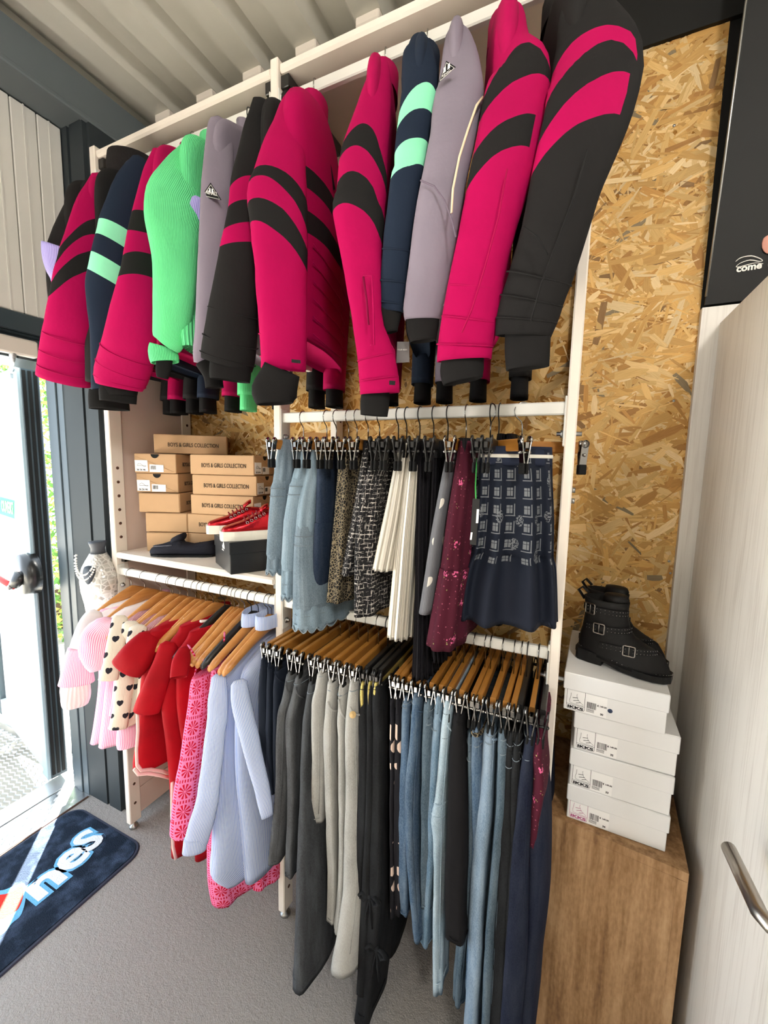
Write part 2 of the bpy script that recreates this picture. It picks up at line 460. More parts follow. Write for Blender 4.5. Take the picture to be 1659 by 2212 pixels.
g = Geo(); g.box((-2.06, -3.26, 0), (2.36, -3.2, 3.1)); struct(g.build('wall_front', M['wall_panel']), 'pale wall behind the viewer')

# interior door frame (mitred) and its leaf standing open towards the viewer
def ash_mat(name, a, b):
    k = Mt(name, 0.5, 0.35); o = k.obj((1, 1, 0.02)); q = k.obj((1, 1, 0.10))
    f = k.f('ADD', k.f('MULTIPLY', k.noise(o, 160, 4, 0.6), 0.55), k.f('MULTIPLY', k.noise(q, 40, 5, 0.6), 0.45))
    k.color(k.ramp(f, [(0.36, lin(a)), (0.52, lin(b)), (0.8, lin(b))])); k.bump(f, 0.12, 0.001); return k.m
M['ash'] = ash_mat('white_ash_laminate', 'c9c3bc', 'dcd8d2')
XL = 0.328
fr = thing('door_2', 'white ash interior door standing open beside the shoe boxes', 'door', (XL, WY, 0)); fr['kind'] = 'structure'
def frame_piece(pts, d, nm):
    g = Geo(); g.prism(pts, d); return g.build(nm, M['ash'], fr)
fw = 0.062; zt = 2.03
frame_piece([(0.283, WY, 0), (0.283 + fw, WY, 0), (0.283 + fw, WY, zt - fw), (0.283, WY, zt)], (0, -0.022, 0), 'frame_post')
frame_piece([(0.283, WY, zt), (0.283 + fw, WY, zt - fw), (1.2, WY, zt - fw), (1.2, WY, zt)], (0, -0.022, 0), 'frame_head')
frame_piece([(1.2, WY, zt), (1.2 - fw, WY, zt - fw), (1.2 - fw, WY, 0), (1.2, WY, 0)], (0, -0.022, 0), 'frame_post')
g = Geo(); g.box((XL - 0.006, 0.45, 0.01), (XL + 0.036, WY - 0.03, 1.985), bev=0.002); g.build('door_leaf', M['ash'], fr)
g = Geo(); g.box((0.345, WY + .03, 0), (1.14, WY + .05, 1.97)); g.build('dark_opening', M['black_panel'], fr)
ph0, ph1 = at_x(1574, 1832, XL - 0.055), at_x(1648, 1988, XL - 0.055)
h = Geo(); e = Vector((XL - 0.006, ph1.y - 0.004, ph1.z))
pts = [ph0, lerp(ph0, ph1, .5), lerp(ph0, ph1, .92), ph1 + Vector((.006, -.004, 0)), ph1 + Vector((.02, -.007, 0)), e]
h.tube(pts, 0.0105, 14); h.tube([e + Vector((-.008, 0, 0)), e], 0.026, 20)
h.build('lever_handle', plain('brushed_steel', 'b5aea4', 0.3, 0.5, metal=1.0), fr)

# black display board leaning over the door frame, with its lettering
br = thing('display_board', 'black leaning board with white swoosh lettering over the interior door', 'sign', (0.283, WY - 0.03, 2.04))
b0 = Vector((0.287, WY - 0.026, 2.035)); up = Vector((0.0, -0.135, 0.99)).normalized(); rt = Vector((1, 0, 0)); nb = rt.cross(up) * -1
g = Geo(); pts = [b0, b0 + rt * .9, b0 + rt * .9 + up * .95, b0 + up * .95]
g.prism(pts, up.cross(rt).normalized() * 0.008); g.build('board', M['black_panel'], br)
g = Geo(); g.tube([b0 + up * .02, b0 + up * .5, b0 + up * .94], 0.0028, 6); g.build('edge_strip', M['steel'], br)
nf = rt.cross(up); nf = -nf if nf.y > 0 else nf
def on_board(px, py, off=0.0015):
    d = ray(px, py); t = ((b0 - EYE).dot(nf) + off) / d.dot(nf); return EYE + d * t
o0 = on_board(1590, 588); o1 = on_board(1645, 579)
g = text_geo('come', frame_M(o0, o1 - o0, up), 0.026, 0.0004, 0.0006)
w = max((v - o0).dot((o1 - o0).normalized()) for v in g.v); k = (o1 - o0).length / w
g = text_geo('come', frame_M(o0, o1 - o0, up), 0.026 * k, 0.0004, 0.0007); g.build('lettering', M['white_print'], br)
g = text_geo('us', frame_M(on_board(1656, 580), o1 - o0, up), 0.042, 0.0004, 0.0006); g.build('lettering', M['white_print'], br)
g = Geo()
sw = [(1589, 565), (1600, 557), (1622, 553), (1640, 558), (1647, 563), (1640, 565), (1620, 562), (1600, 568), (1590, 576), (1596, 577), (1615, 572), (1632, 568), (1648, 570)]
P3 = [on_board(*p) for p in sw]
sm = []
for i in range(len(P3) - 1):
    a, b_, c, d = P3[max(i - 1, 0)], P3[i], P3[i + 1], P3[min(i + 2, len(P3) - 1)]
    for t in (0, .33, .66): sm.append(0.5 * ((2 * b_) + (c - a) * t + (2 * a - 5 * b_ + 4 * c - d) * t * t + (3 * b_ - a - 3 * c + d) * t ** 3))
sm.append(P3[-1]); rr = [0.0016 + 0.0014 * abs(math.sin(i * .28)) for i in range(len(sm))]
g.tube(sm, rr, 5, flat=0.4); g.build('swoosh', M['white_print'], br)
g = Geo(); c = on_board(1668, 522, 0.001); g.ball(c, 0.02, 14, 8, sq=(1, .1, 1.4)); g.build('pink_print', plain('pale_pink_print', 'c98f80', .6), br)

# door wall on the daylight side
XW = -2.0; XC = -1.9
w = (1.07 + 2.2) / 40
g = Geo(); g.box((XC - 0.12, -2.2, 2.132), (XC - 0.04, 1.071, 2.94))
wl = struct(g.build('wall_left', M['wall_panel']), 'white ribbed cladding over the entrance')
g = Geo(); g.box((XC - 0.04, 0.0012, 2.132), (XC, w - 0.0012, 2.87), bev=0.003); g.box((XC - 0.01, w * .47, 2.132), (XC + 0.0018, w * .53, 2.87))
cb = g.build('cladding_board', M['wall_panel'], wl); cb.location = (0, -2.2, 0)
for i in range(1, 40):
    c_ = cb.copy(); COL.objects.link(c_); c_.location = (0, -2.2 + i * w, 0)
g = Geo(); g.box((XW - .06, -3.2, 0), (XW, -1.0, 2.16)); struct(g.build('wall_left_lower', M['wall_panel']), 'pale wall beyond the entrance')
g = Geo(); g.box((XW - .06, -3.2, 2.13), (XC, -2.2, 2.94)); struct(g.build('wall_left_rear', M['wall_panel']), 'pale wall beyond the entrance')
g = Geo(); g.box((-2.0, -3.2, 2.875), (-1.765, WY, 2.885)); g.box((-1.772, -3.2, 2.885), (-1.76, WY, 3.016)); g.box((-2.06, -3.2, 2.935), (-1.99, WY, 3.1)); g.box((-1.785, -3.2, 2.87), (-1.755, WY, 2.888), bev=.004)
struct(g.build('beam_left', M['beam_steel']), 'grey steel roof beam over the entrance wall')
g = Geo(); g.box((-2.0, 1.072, 0), (-1.87, WY, 2.875)); g.box((-1.87, 1.084, 0), (-1.855, WY, 2.875)); g.box((-1.855, 1.074, 0), (-1.775, WY, 2.875)); g.box((-1.775, 1.09, 0), (-1.76, WY, 2.875))
g.box((-1.868, 1.078, 0), (-1.857, 1.09, 2.87), bev=.002)
struct(g.build('column_left', M['dark_steel']), 'anthracite steel corner column beside the entrance')
g = Geo(); g.box((-2.06, WY, 0), (-1.7, WY + .05, 3.1)); struct(g.build('wall_corner', M['dark_steel']))

d1 = thing('door_1', 'open glazed shop entrance with anthracite frame', 'door', (-2.05, 1.0, 0)); d1['kind'] = 'structure'
g = Geo(); g.box((-2.125, 1.069, 0), (-2.085, 1.12, 2.0), bev=.003); g.box((-2.085, 1.064, 0), (-2.045, 1.12, 2.0), bev=.003); g.box((-2.045, 1.069, 0), (-2.0, 1.12, 2.0), bev=.003); g.build('jamb', M['door_frame'], d1)
g = Geo(); g.box((-2.10, -1.0, 1.965), (-1.905, 1.071, 2.135)); g.box((-1.905, -1.0, 2.06), (-1.893, 1.071, 2.13), bev=.004); g.tube([(-1.899, -1.0, 2.052), (-1.899, 1.071, 2.052)], .007, 8); g.build('header', M['door_frame'], d1)
g = Geo(); g.box((-2.13, -1.05, 0), (-2.0, -1.0, 2.16)); g.build('jamb', M['door_frame'], d1)
LH = Vector((-2.222, 1.06, 0)); LD = Vector((-0.982, 0.188, 0)); LN = Vector((0.188, 0.982, 0))
def leaf_M(): return Matrix(((LD.x, LN.x, 0, LH.x), (LD.y, LN.y, 0, LH.y), (0, 0, 1, 0), (0, 0, 0, 1)))
LM = leaf_M()
g = Geo(); th = .034
g.box((0, -th, 0.03), (0.085, th, 2.0), bev=.004, M=LM); g.box((0.87, -th, 0.03), (0.955, th, 2.0), bev=.004, M=LM)
g.build('stile', M['door_frame'], d1)
g = Geo(); g.box((0.085, -th + .002, 1.90), (0.87, th - .002, 2.0), bev=.003, M=LM); g.box((0.085, -th + .002, 0.03), (0.87, th - .002, 0.13), bev=.003, M=LM); g.build('rail', plain('pale_aluminium', 'aab6bb', .45, .4, metal=.2), d1)
g = Geo(); g.box((0.003, -th - .012, 0.03), (0.075, -th + .004, 2.0), bev=.002, M=LM); g.build('light_stile', plain('pale_aluminium_profile', '9fb2bb', .45, .4, metal=.2), d1)
g = Geo()
for y in (-.028, -.008, .012): g.box((-.004, y, .05), (.002, y + .012, 1.98), M=LM)
g.build('edge_gasket', M['black_rubber'], d1)
k = Mt('frosted_white_glazing', 0.35, 0.5); k.color(lin('f4f6f7')); k.b.inputs['Transmission Weight'].default_value = 0.0
tr = k.n('ShaderNodeBsdfTranslucent'); tr.inputs[0].default_value = (.9, .94, .96, 1); mx = k.n('ShaderNodeMixShader'); mx.inputs[0].default_value = .5
k.t.links.new(k.b.outputs[0], mx.inputs[1]); k.t.links.new(tr.outputs[0], mx.inputs[2]); k.t.links.new(mx.outputs[0], k.t.nodes['Material Output'].inputs[0])
g = Geo(); g.box((0.085, -.006, 0.13), (0.87, .006, 1.90), M=LM); g.build('glazing', k.m, d1)
def on_leaf(px, py, off=-.009):
    d = ray(px, py); q = LH + LN * off; return EYE + d * ((q - EYE).dot(LN) / d.dot(LN))
g = Geo(); q = [on_leaf(*p) for p in ((2, 1073), (32, 1081), (32, 1121), (2, 1111))]
q[0], q[3] = q[0] + (q[0] - q[1]) * .1, q[3] + (q[3] - q[2]) * .1
g.prism(q, LN * -.001); g.build('open_sign', plain('green_sign', '1fa05a', .5), d1)
a, b_ = on_leaf(4, 1104, -.0115), on_leaf(30, 1111, -.0115)
g = text_geo('OUVERT', frame_M(a, b_ - a, (0, 0, 1)), 0.02, .0004, .0008); w = max((v - a).dot((b_ - a).normalized()) for v in g.v); s_ = (b_ - a).length / w
g = text_geo('OUVERT', frame_M(a, b_ - a, (0, 0, 1)), 0.02 * s_, .0004, .001)
for i, v in enumerate(g.v): g.v[i] = Vector((v.x, v.y, a.z + (v.z - a.z) * 1.5)) 
g.build('open_lettering', M['label_white'], d1)
# push bar
g = Geo(); c = on_leaf(66, 1238, -.045); g.tube([c - LN * -.02, c - LN * .035], [.098, .092], 32); 
g.build('push_bar_end', M['black_wire'], d1)
g = Geo(); a = c - LN * .03; b_ = on_leaf(28, 1268, -.11); g.tube([a, lerp(a, b_, .5), b_], [.045, .036, .026], 14, flat=.7); g.build('push_bar_arm', M['black_wire'], d1)
g = Geo(); g.tube([b_, b_ + LD * .6], .013, 12); g.build('push_bar', plain('red_bar', 'c43b3b', .4), d1)
g = Geo(); g.ball(b_ - LN * .012, .012, 12, 6); g.build('push_bar_cap', M['steel'], d1)
for (px, y0, y1) in ((113, 845, 895), (142, 1222, 1272), (160, 1585, 1625)):
    g = Geo(); a = at(px, y0, 1.092); b_ = at(px, y1, 1.092); m_ = lerp(a, b_, .5)
    g.tube([a, lerp(a, m_, .97)], .011, 12); g.tube([lerp(m_, b_, .03), b_], .011, 12); g.build('hinge', M['black_wire'], d1)
# door closer on the header
g = Geo(); g.box((-1.90, .5, 1.972), (-1.865, .925, 2.032), bev=.006); g.build('closer_body', plain('beige_closer_casing', 'd8d0c6', .5), d1)
g = Geo(); a = at_x(27, 760, -1.88); g.tube([a, a + Vector((0, 0, -.02))], .011, 10); b_ = on_leaf(24, 800, -.05); g.tube([a + Vector((0, 0, -.018)), b_], .008, 8); g.box((.05, -.055, 1.945), (.11, -.03, 1.965), M=LM); g.build('closer_arm', M['alu'], d1)
# threshold: tread plate and aluminium sill
def tread():
    t = thing('threshold_plate', 'shiny aluminium tread plate in the doorway beside the dark mat', 'threshold', (-2.08, .03, 0)); t['kind'] = 'structure'
    k = Mt('tread_aluminium', .3, .5, metal=.9); k.color(k.mix(k.noise(k.obj(), 20, 4), lin('a9adb0'), lin('d2d4d4'))); 
    g = Geo(); g.box((-2.155, -1.0, -.05), (-1.995, 1.10, .002)); g.build('plate', k.m, t)
    g = Geo(); r = random.Random(3); s_ = .028
    for i in range(6):
        for j in range(int(1.8 / s_)):
            cx, cy = -2.142 + i * s_, -.75 + j * s_
            if cx > -1.998: continue
            o = (i + j) % 2; a0 = R_(35 if o else -35)
            for q in range(-2, 3):
                px_, py_ = cx + q * .0046 * math.cos(a0 + 1.57), cy + q * .0046 * math.sin(a0 + 1.57)
                dx, dy = math.cos(a0) * .0095, math.sin(a0) * .0095; nx, ny = -math.sin(a0) * .0013, math.cos(a0) * .0013
                b = len(g.v); g.v += [Vector((px_ - dx, py_ - dy, .002)), Vector((px_ + nx, py_ + ny, .002)), Vector((px_ + dx, py_ + dy, .002)), Vector((px_ - nx, py_ - ny, .002)), Vector((px_, py_, .0042))]
                for f in ((0, 1), (1, 2), (2, 3), (3, 0)): g.face((b + f[0], b + f[1], b + 4), sm=False)
    ob = g.build('tread_bars', k.m, t); ob['kind'] = 'stuff'
    g = Geo(); g.box((-2.265, -1.0, -.05), (-2.16, 1.12, .004), bev=.002); g.build('sill', M['alu'], t)
    g = Geo(); g.tube([(-1.995, -1.0, .003), (-1.995, 1.06, .003)], .004, 6); g.build('edge_strip', plain('brown_edging', '8a6f62', .6), t)
tread()
g = Geo(); g.box((-2.2, 1.1, -0.05), (-2.0, 1.3, 0.0)); struct(g.build('trim_2', M['alu']))

# ------------------------------------------------------------------ shop rack
FY = 1.025                      # front plane of the rack
RODY = 1.04
rack = thing('shop_rack', 'white painted timber shop rack with two bays along the strand board wall', 'rack', (-0.83, FY, 0))
def holes(xf, sgn, y, zs, nm='screw_hole'):
    g = Geo()
    for z in zs: g.tube([(xf, y, z), (xf + sgn * .0012, y, z)], .006, 10)
    ob = g.build(nm, plain('dark_hole', '5a3d30', .9) if 'dark_hole' not in bpy.data.materials else bpy.data.materials['dark_hole'], rack); ob['kind'] = 'stuff'
def foot(x, y):
    g = Geo(); g.rings([[Vector((x + r * math.cos(t * .4488), y + r * math.sin(t * .4488), z)) for t in range(14)] for r, z in ((.016, 0), (.019, .004), (.017, .012), (.008, .018), (.008, .034))]); g.build('levelling_foot', M['steel'], rack)
ZT = 2.714
def upright(x0, x1, nm):
    g = Geo(); g.box((x0, FY, 0.03), (x1, FY + .05, ZT), bev=.003); a = g.build('upright_post', M['rack'], rack)
    g = Geo(); g.box((x0, 1.352, 0.03), (x1, 1.402, ZT), bev=.003); g.build('upright_post', M['rack'], rack)
    foot((x0 + x1) / 2, FY + .022); foot((x0 + x1) / 2, 1.38)
upright(-1.662, -1.633, 'left'); upright(-0.843, -0.816, 'mid'); upright(-0.022, 0.001, 'right')
g = Geo(); g.box((-1.655, FY + .05, .31), (-1.637, 1.352, ZT - .02)); g.build('side_panel', M['rack_side'], rack)
g = Geo(); g.box((-1.655, FY + .05, .055), (-1.635, 1.352, .172), bev=.002); g.build('side_board', M['rack_side'], rack)
g = Geo(); g.box((-1.655, FY + .05, .175), (-1.635, 1.352, .305), bev=.002); g.build('side_board', M['rack_side'], rack)
for z in (1.905, .35, 2.66): 
    g = Geo(); g.box((-.838, FY + .05, z), (-.82, 1.352, z + .03), bev=.002); g.build('cross_bar', M['rack'], rack)
    g = Geo(); g.box((-.018, FY + .05, z), (-.002, 1.352, z + .03), bev=.002); g.build('cross_bar', M['rack'], rack)
holes(-1.633, 1, FY + .024, [0.12, 0.21, 1.29, 1.345, 1.40, 1.455, 1.51, 1.565])
holes(-1.633, 1, 1.38, [1.60, 1.68, 1.76, 1.84])
holes(-0.816, 1, FY + .026, [0.115, 0.185, 1.20, 1.09])
holes(-0.816, 1, 1.38, [1.60, 1.68, 1.76, 1.84])
# shelves
def shelf(x0, x1, z0, z1, nm, y0=FY + .004):
    g = Geo(); g.box((x0, y0, z0), (x1, 1.40, z1), bev=.006); return g.build(nm, M['rack'], rack)
shelf(-1.633, -.843, 2.674, 2.70, 'top_shelf'); shelf(-.816, -.022, 2.674, 2.70, 'top_shelf'); shelf(-1.632, -.845, 1.208, 1.232, 'shoe_shelf', FY - .004)
for (x, s) in ((-1.633, 1), (-.843, -1), (-.816, 1), (-.022, -1)):
    g = Geo(); a, c = sorted((x, x + s * .028)); g.box((a, FY + .012, 2.640), (c, FY + .30, 2.673), bev=.002); g.build('shelf_bracket', M['black_wire'], rack)
for (x, s) in ((-1.633, 1), (-.845, -1)):
    g = Geo(); a, c = sorted((x, x + s * .02)); g.box((a, FY + .02, 1.19), (c, FY + .3, 1.207)); g.build('shelf_bracket', M['black_wire'], rack)
# rails
RT = {'top': 2.622, 'mid': 1.750, 'low': 1.168}
def rail(x0, x1, zt):
    g = Geo(); g.box((x0, RODY - .0085, zt - .029), (x1, RODY + .0085, zt), bev=.003); g.build('hanging_rail', M['rail'], rack)
    for x, s in ((x0, 1), (x1, -1)):
        g = Geo(); a, c = sorted((x, x + s * .004)); g.box((a, RODY - .016, zt - .10), (c, RODY + .016, zt + .012), bev=.003); g.build('rail_bracket', M['rail'], rack)
        g = Geo(); a, c = sorted((x - s * .035, x + s * .018)); g.tube([(a, RODY, zt - .072), (c, RODY, zt - .072)], .005, 8); g.tube([(x + s * .004, RODY, zt - .072), (x + s * .010, RODY, zt - .072)], .009, 6); g.build('bolt', M['steel'], rack)
rail(-1.633, -.843, RT['top']); rail(-.816, -.022, RT['top']); rail(-.816, -.022, RT['mid']); rail(-1.633, -.843, RT['low']); rail(-.816, -.022, RT['low'])
for z in (1.55, 1.525):
    g = Geo(); g.tube([(.001, FY + .03, z), (.008, FY + .03, z)], .006, 8); g.build('bolt', M['steel'], rack)

# ------------------------------------------------------------------ hangers (local frame: hook over the rail at the origin, -Y towards the shop)
def hook_pts():
    pts = []
    for i in range(15):
        a = R_(lerp(205, -52, i / 14)); pts.append(Vector((0, -.0205 * math.cos(a), -.0195 + .0205 * math.sin(a))))
    pts += [Vector((0, .002 - .006, -.043)), Vector((0, -.001, -.050)), Vector((0, 0, -.058)), Vector((0, 0, -.088))]
    return pts
def g_hook(): g = Geo(); g.tube(hook_pts(), .0016, 6); return g
def g_clip_metal(y):
    g = Geo()
    for s in (-1, 1):
        a = Vector((s * .0105, y, -.098)); b_ = Vector((s * .0035, y, -.146))
        g.box((-.0014, -.0085, -.025), (.0014, .0085, .025), bev=.0006, M=Matrix.Translation((a + b_) / 2) @ Matrix.Rotation(s * .145, 4, 'Y'))
        g.tube([(s * .0095, y, -.094), (s * .0125, y, -.094)], .0095, 12)
    g.tube([(-.010, y, -.120), (.010, y, -.120)], .0032, 8)
    g.ball((.0115, y, -.120), .0042, 8, 5); g.ball((-.0115, y, -.120), .0042, 8, 5)
    g.box((-.004, y - .010, -.112), (.004, y + .010, -.098), bev=.001)
    return g
def g_clip_tip(y):
    g = Geo()
    for s in (-1, 1): 
        a, c = sorted((s * .0016, s * .0075)); g.box((a, y - .0095, -.166), (c, y + .0095, -.142), bev=.002)
    return g
PROTO = {}
def clip_proto(kind):
    bar_m = {'wood': M['hanger_dark'], 'black': M['hanger_black']}[kind]; wire = {'wood': M['chrome'], 'black': M['black_wire']}[kind]
    o = thing('clip_hanger', '', 'hanger')
    g_hook().build('hook', wire, o)
    g = Geo(); hl = .132
    g.rings([[Vector((.0065 * x, y, -.103 + .0135 * z)) for x, z in ((-1, -.8), (-.8, -1), (.8, -1), (1, -.8), (1, .8), (.8, 1), (-.8, 1), (-1, .8))] for y in (-hl, -hl + .003, -.05, .05, hl - .003, hl)], sm=False); g.build('bar', bar_m, o)
    for y in (-.146, .146):
        c = g_clip_metal(y).build('clip', M['chrome'] if kind == 'wood' else M['black_wire'], o)
        g_clip_tip(y).build('rubber_tip', M['black_rubber'], c)
    return o
def shape_proto(kind, half=.195):
    m = {'wood': M['hanger_wood'], 'black': M['hanger_black']}[kind]; wire = {'wood': M['chrome'], 'black': M['black_wire']}[kind]
    o = thing('shirt_hanger', '', 'hanger')
    g_hook().build('hook', wire, o)
    g = Geo(); N = 22; rings = []
    for i in range(N + 1):
        y = lerp(-half, half, i / N); q = abs(y) / half
        z = -.088 - .092 * q ** 1.35 - .004; xo = -.018 * (1 - math.cos(q * 1.5)); hh = lerp(.025, .012, q ** .8) * (1 if q < .93 else .72); tx = lerp(.007, .0125, q) * (1 if q < .95 else .6)
        rings.append([Vector((xo + tx * math.cos(2 * math.pi * j / 10), y, z + hh * math.sin(2 * math.pi * j / 10))) for j in range(10)])
    g.rings(rings); g.build('shoulder_bar', m, o); return o
def hang(kind, x, rail_, yaw, label, group):
    """one hanger on a rail: the first of its kind is the built one, later ones are copies with copies of its parts"""
    key = kind
    if key not in PROTO:
        PROTO[key] = {'clip_wood': lambda: clip_proto('wood'), 'clip_black': lambda: clip_proto('black'), 'wood': lambda: shape_proto('wood'), 'black': lambda: shape_proto('black'), 'wood_small': lambda: shape_proto('wood', .13), 'black_small': lambda: shape_proto('black', .13)}[kind]()
        o = PROTO[key]
    else: o = copy_tree(PROTO[key])
    o.location = (x, RODY, RT[rail_] + .0018); o.rotation_euler = (0, 0, R_(yaw))
    tag(o, label, 'hanger', group); return o

# ------------------------------------------------------------------ cloth building blocks
def cr(P, t):
    i = min(int(t), len(P) - 2); u = t - i
    a, b, c, d = P[max(i - 1, 0)], P[i], P[i + 1], P[min(i + 2, len(P) - 1)]
    return 0.5 * ((2 * b) + (c - a) * u + (2 * a - 5 * b + 4 * c - d) * u * u + (3 * b - a - 3 * c + d) * u ** 3)
def sup(t, n):
    c, s = math.cos(t), math.sin(t)
    return math.copysign(abs(c) ** (2 / n), c), math.copysign(abs(s) ** (2 / n), s)

class Sleeve:
    """soft tube following rows (y, left, right) measured on the photograph, at depths given from top to bottom"""
    def __init__(s, rows, Ys, flat=0.55, n=30, m=26, expo=2.2, open_end=True, amp=.004, freq=9, seed=1.0, top_round=True):
        s.rows = rows; k = len(rows)
        tt = [0.0]
        for a, b in zip(rows, rows[1:]): tt.append(tt[-1] + abs(b[0] - a[0]) + 1e-3)
        tt = [t / tt[-1] for t in tt]
        Yk = [(i / (len(Ys) - 1), Vector((y, 0, 0))) for i, y in enumerate(Ys)]
        C, HW = [], []
        for (y, l, r), t in zip(rows, tt):
            Y = cr([v for _, v in Yk], t * (len(Ys) - 1)).x
            c = at((l + r) / 2, y, Y); C.append(c); HW.append(Vector(((r - l) / 2 / F_PX * depth(c), 0, 0)))
        g = Geo(); rings = []; V = []; S = [math.cos(2 * math.pi * j / m) for j in range(m)]; v = 0
        s.prof = []
        cs = []; 
        for i in range(n + 1):
            t = i / n * (k - 1); cs.append((cr(C, t), max(.004, cr(HW, t).x)))
        for i, (c, hw) in enumerate(cs):
            tg = (cs[min(i + 1, n)][0] - cs[max(i - 1, 0)][0]).normalized(); view = (c - EYE).normalized()
            if i: v += (c - cs[i - 1][0]).length
            ma = tg.cross(view).normalized()
            if ma.dot(RIGHT) < 0: ma = -ma
            mi_ = ma.cross(tg).normalized()
            if mi_.dot(view) < 0: mi_ = -mi_
            ring = []
            for j in range(m):
                a, b = sup(2 * math.pi * j / m, expo); ring.append(c + ma * hw * a + mi_ * hw * flat * b)
            rings.append(ring); V.append(v); s.prof.append((c, hw, v, ma))
        if top_round:
            c0, hw0, _, _ = s.prof[0]; up = (cs[0][0] - cs[1][0]).normalized()
            rings.insert(0, [c0 + up * hw0 * .42 + (p - c0) * .55 for p in rings[0]]); V.insert(0, V[0] - hw0 * .5)
        if open_end:
            cN, hwN, vN, _ = s.prof[-1]; tg = (cs[-1][0] - cs[-2][0]).normalized()
            rings.append([cN + (p - cN) * .93 for p in rings[-1]]); V.append(vN + .002)
            rings.append([cN - tg * .03 + (p - cN) * .88 for p in rings[-1]]); V.append(vN + .03)
        g.rings(rings, V, S); g.wrinkle(amp * 1.3, freq, seed); g.wrinkle(amp * .4, freq * 2.7, seed + 9, (1, 1, .8)); s.g = g
    def lat(s, px, py):
        """lateral coordinate and distance down the sleeve of a place on the photograph"""
        best = None
        for (c0, h0, v0, m0), (c1, h1, v1, m1) in zip(s.prof, s.prof[1:]):
            for q in (0, .25, .5, .75):
                c = lerp(c0, c1, q); d = ray(px, py); n_ = (c - EYE).normalized(); p = EYE + d * ((c - EYE).dot(n_) / d.dot(n_))
                tg = (c1 - c0).normalized(); off = abs((p - c).dot(tg))
                if best is None or off < best[0]: best = (off, (p - c).dot(m0) / lerp(h0, h1, q), lerp(v0, v1, q))
        return best[1], best[2]
    def bounds(s, lines):
        """each line: three places (left, middle, right) along a band's edge -> quadratic v(s)"""
        out = []
        for ln in lines:
            pts = [s.lat(*p) for p in ln]
            if len(pts) == 2: pts = [pts[0], ((pts[0][0] + pts[1][0]) / 2, (pts[0][1] + pts[1][1]) / 2), pts[1]]
            (x0, y0), (x1, y1), (x2, y2) = pts; d = (x0 - x1) * (x0 - x2) * (x1 - x2)
            a = (x2 * (y1 - y0) + x1 * (y0 - y2) + x0 * (y2 - y1)) / d
            b = (x2 * x2 * (y0 - y1) + x1 * x1 * (y2 - y0) + x0 * x0 * (y1 - y2)) / d
            c = y0 - a * x0 * x0 - b * x0; out.append((c, b, a))
        return out

def slab(hx, yaw, rows, n=30, m=36, expo=2.6, ripple=(0, 0), amp=.003, freq=8, seed=1.0, y0=None, closed=True, z0lift=True):
    """hanging cloth body on the plane of its hanger: rows (z, s0, s1, half thickness[, x shift]); s runs from the rail towards the shop"""
    y0 = RODY if y0 is None else y0
    es = Vector((math.sin(R_(yaw)), -math.cos(R_(yaw)), 0)); en = Vector((math.cos(R_(yaw)), math.sin(R_(yaw)), 0)); o = Vector((hx, y0, 0))
    R5 = [r if len(r) == 5 else (*r, 0.0) for r in rows]
    K = [Vector((r[0], r[1], r[2])) for r in R5]; T = [Vector((r[3], r[4], 0)) for r in R5]
    g = Geo(); rings = []; V = []; S = [math.cos(2 * math.pi * j / m) for j in range(m)]; v = 0
    for i in range(n + 1):
        t = i / n * (len(rows) - 1); q = cr(K, t); th = cr(T, t)
        if i: v += abs(q.x - zp)
        zp = q.x; mid, half = (q.y + q.z) / 2, abs(q.z - q.y) / 2; ring = []
        fr_ = i / n
        for j in range(m):
            a, b = sup(2 * math.pi * j / m, expo)
            rp = ripple[0] * min(1, fr_ * 1.6) * math.sin(ripple[1] * 2 * math.pi * j / m + seed) if ripple[0] else 0
            bb = b * (th.x + rp); 
            ring.append(o + es * (mid + half * a) + en * (bb + th.y) + Vector((0, 0, q.x)))
        rings.append(ring); V.append(v)
    if closed:
        c = sum(rings[-1], Vector()) / m
        rings.append([c + (p - c) * .9 + Vector((0, 0, .012)) for p in rings[-1]]); V.append(v + .005)
    g.rings(rings, V, S); g.wrinkle(amp, freq, seed)
    return g

def edge_fit(px, py, Yc, ax, ay):
    """x of an upright elliptical fold (half sizes ax along the rail, ay towards the shop) at depth Yc whose outline's first edge is seen at px, py; also its height"""
    p = at(px, py, Yc); th = math.atan2(abs(p.x), Yc); hw = math.hypot(ax * math.cos(th), ay * math.sin(th))
    return p.x + hw / math.cos(th), p.z

def fold(rows, Yc, n=34, m=26, expo=2.3, amp=.003, freq=9, seed=1.0, ripple=(0, 0), ends=True, dx=0.0, dz=0.0):
    """cloth column whose first outline edge follows rows (y, x, ax, ay) of the photograph"""
    K, T = [], []
    for (py, px, ax, ay) in rows:
        x, z = edge_fit(px, py, Yc, ax, ay); K.append(Vector((x + dx, Yc, z + dz))); T.append(Vector((ax, ay, 0)))
    return column(K, T, n, m, expo, amp, freq, seed, ripple, ends), K, T
def column(K, T, n=34, m=26, expo=2.3, amp=.003, freq=9, seed=1.0, ripple=(0, 0), ends=True):
    g = Geo(); rings = []; V = []; v = 0; S = [math.cos(2 * math.pi * j / m) for j in range(m)]; prev = None
    for i in range(n + 1):
        t = i / n * (len(K) - 1); c = cr(K, t); h = cr(T, t)
        if prev is not None: v += (c - prev).length
        prev = c; ring = []; fr_ = i / n
        for j in range(m):
            a, b = sup(2 * math.pi * j / m, expo)
            rp = ripple[0] * min(1, .25 + fr_) * math.sin(ripple[1] * 2 * math.pi * j / m + seed * 3) if ripple[0] else 0
            ring.append(c + Vector((b * (h.x + rp), -a * (h.y + rp), 0)))
        rings.append(ring); V.append(v)
    if ends:
        c = sum(rings[-1], Vector()) / m
        rings.append([c + (p - c) * .88 + Vector((0, 0, .012)) for p in rings[-1]]); V.append(v + .006)
    g.rings(rings, V, S); g.wrinkle(amp, freq, seed); return g

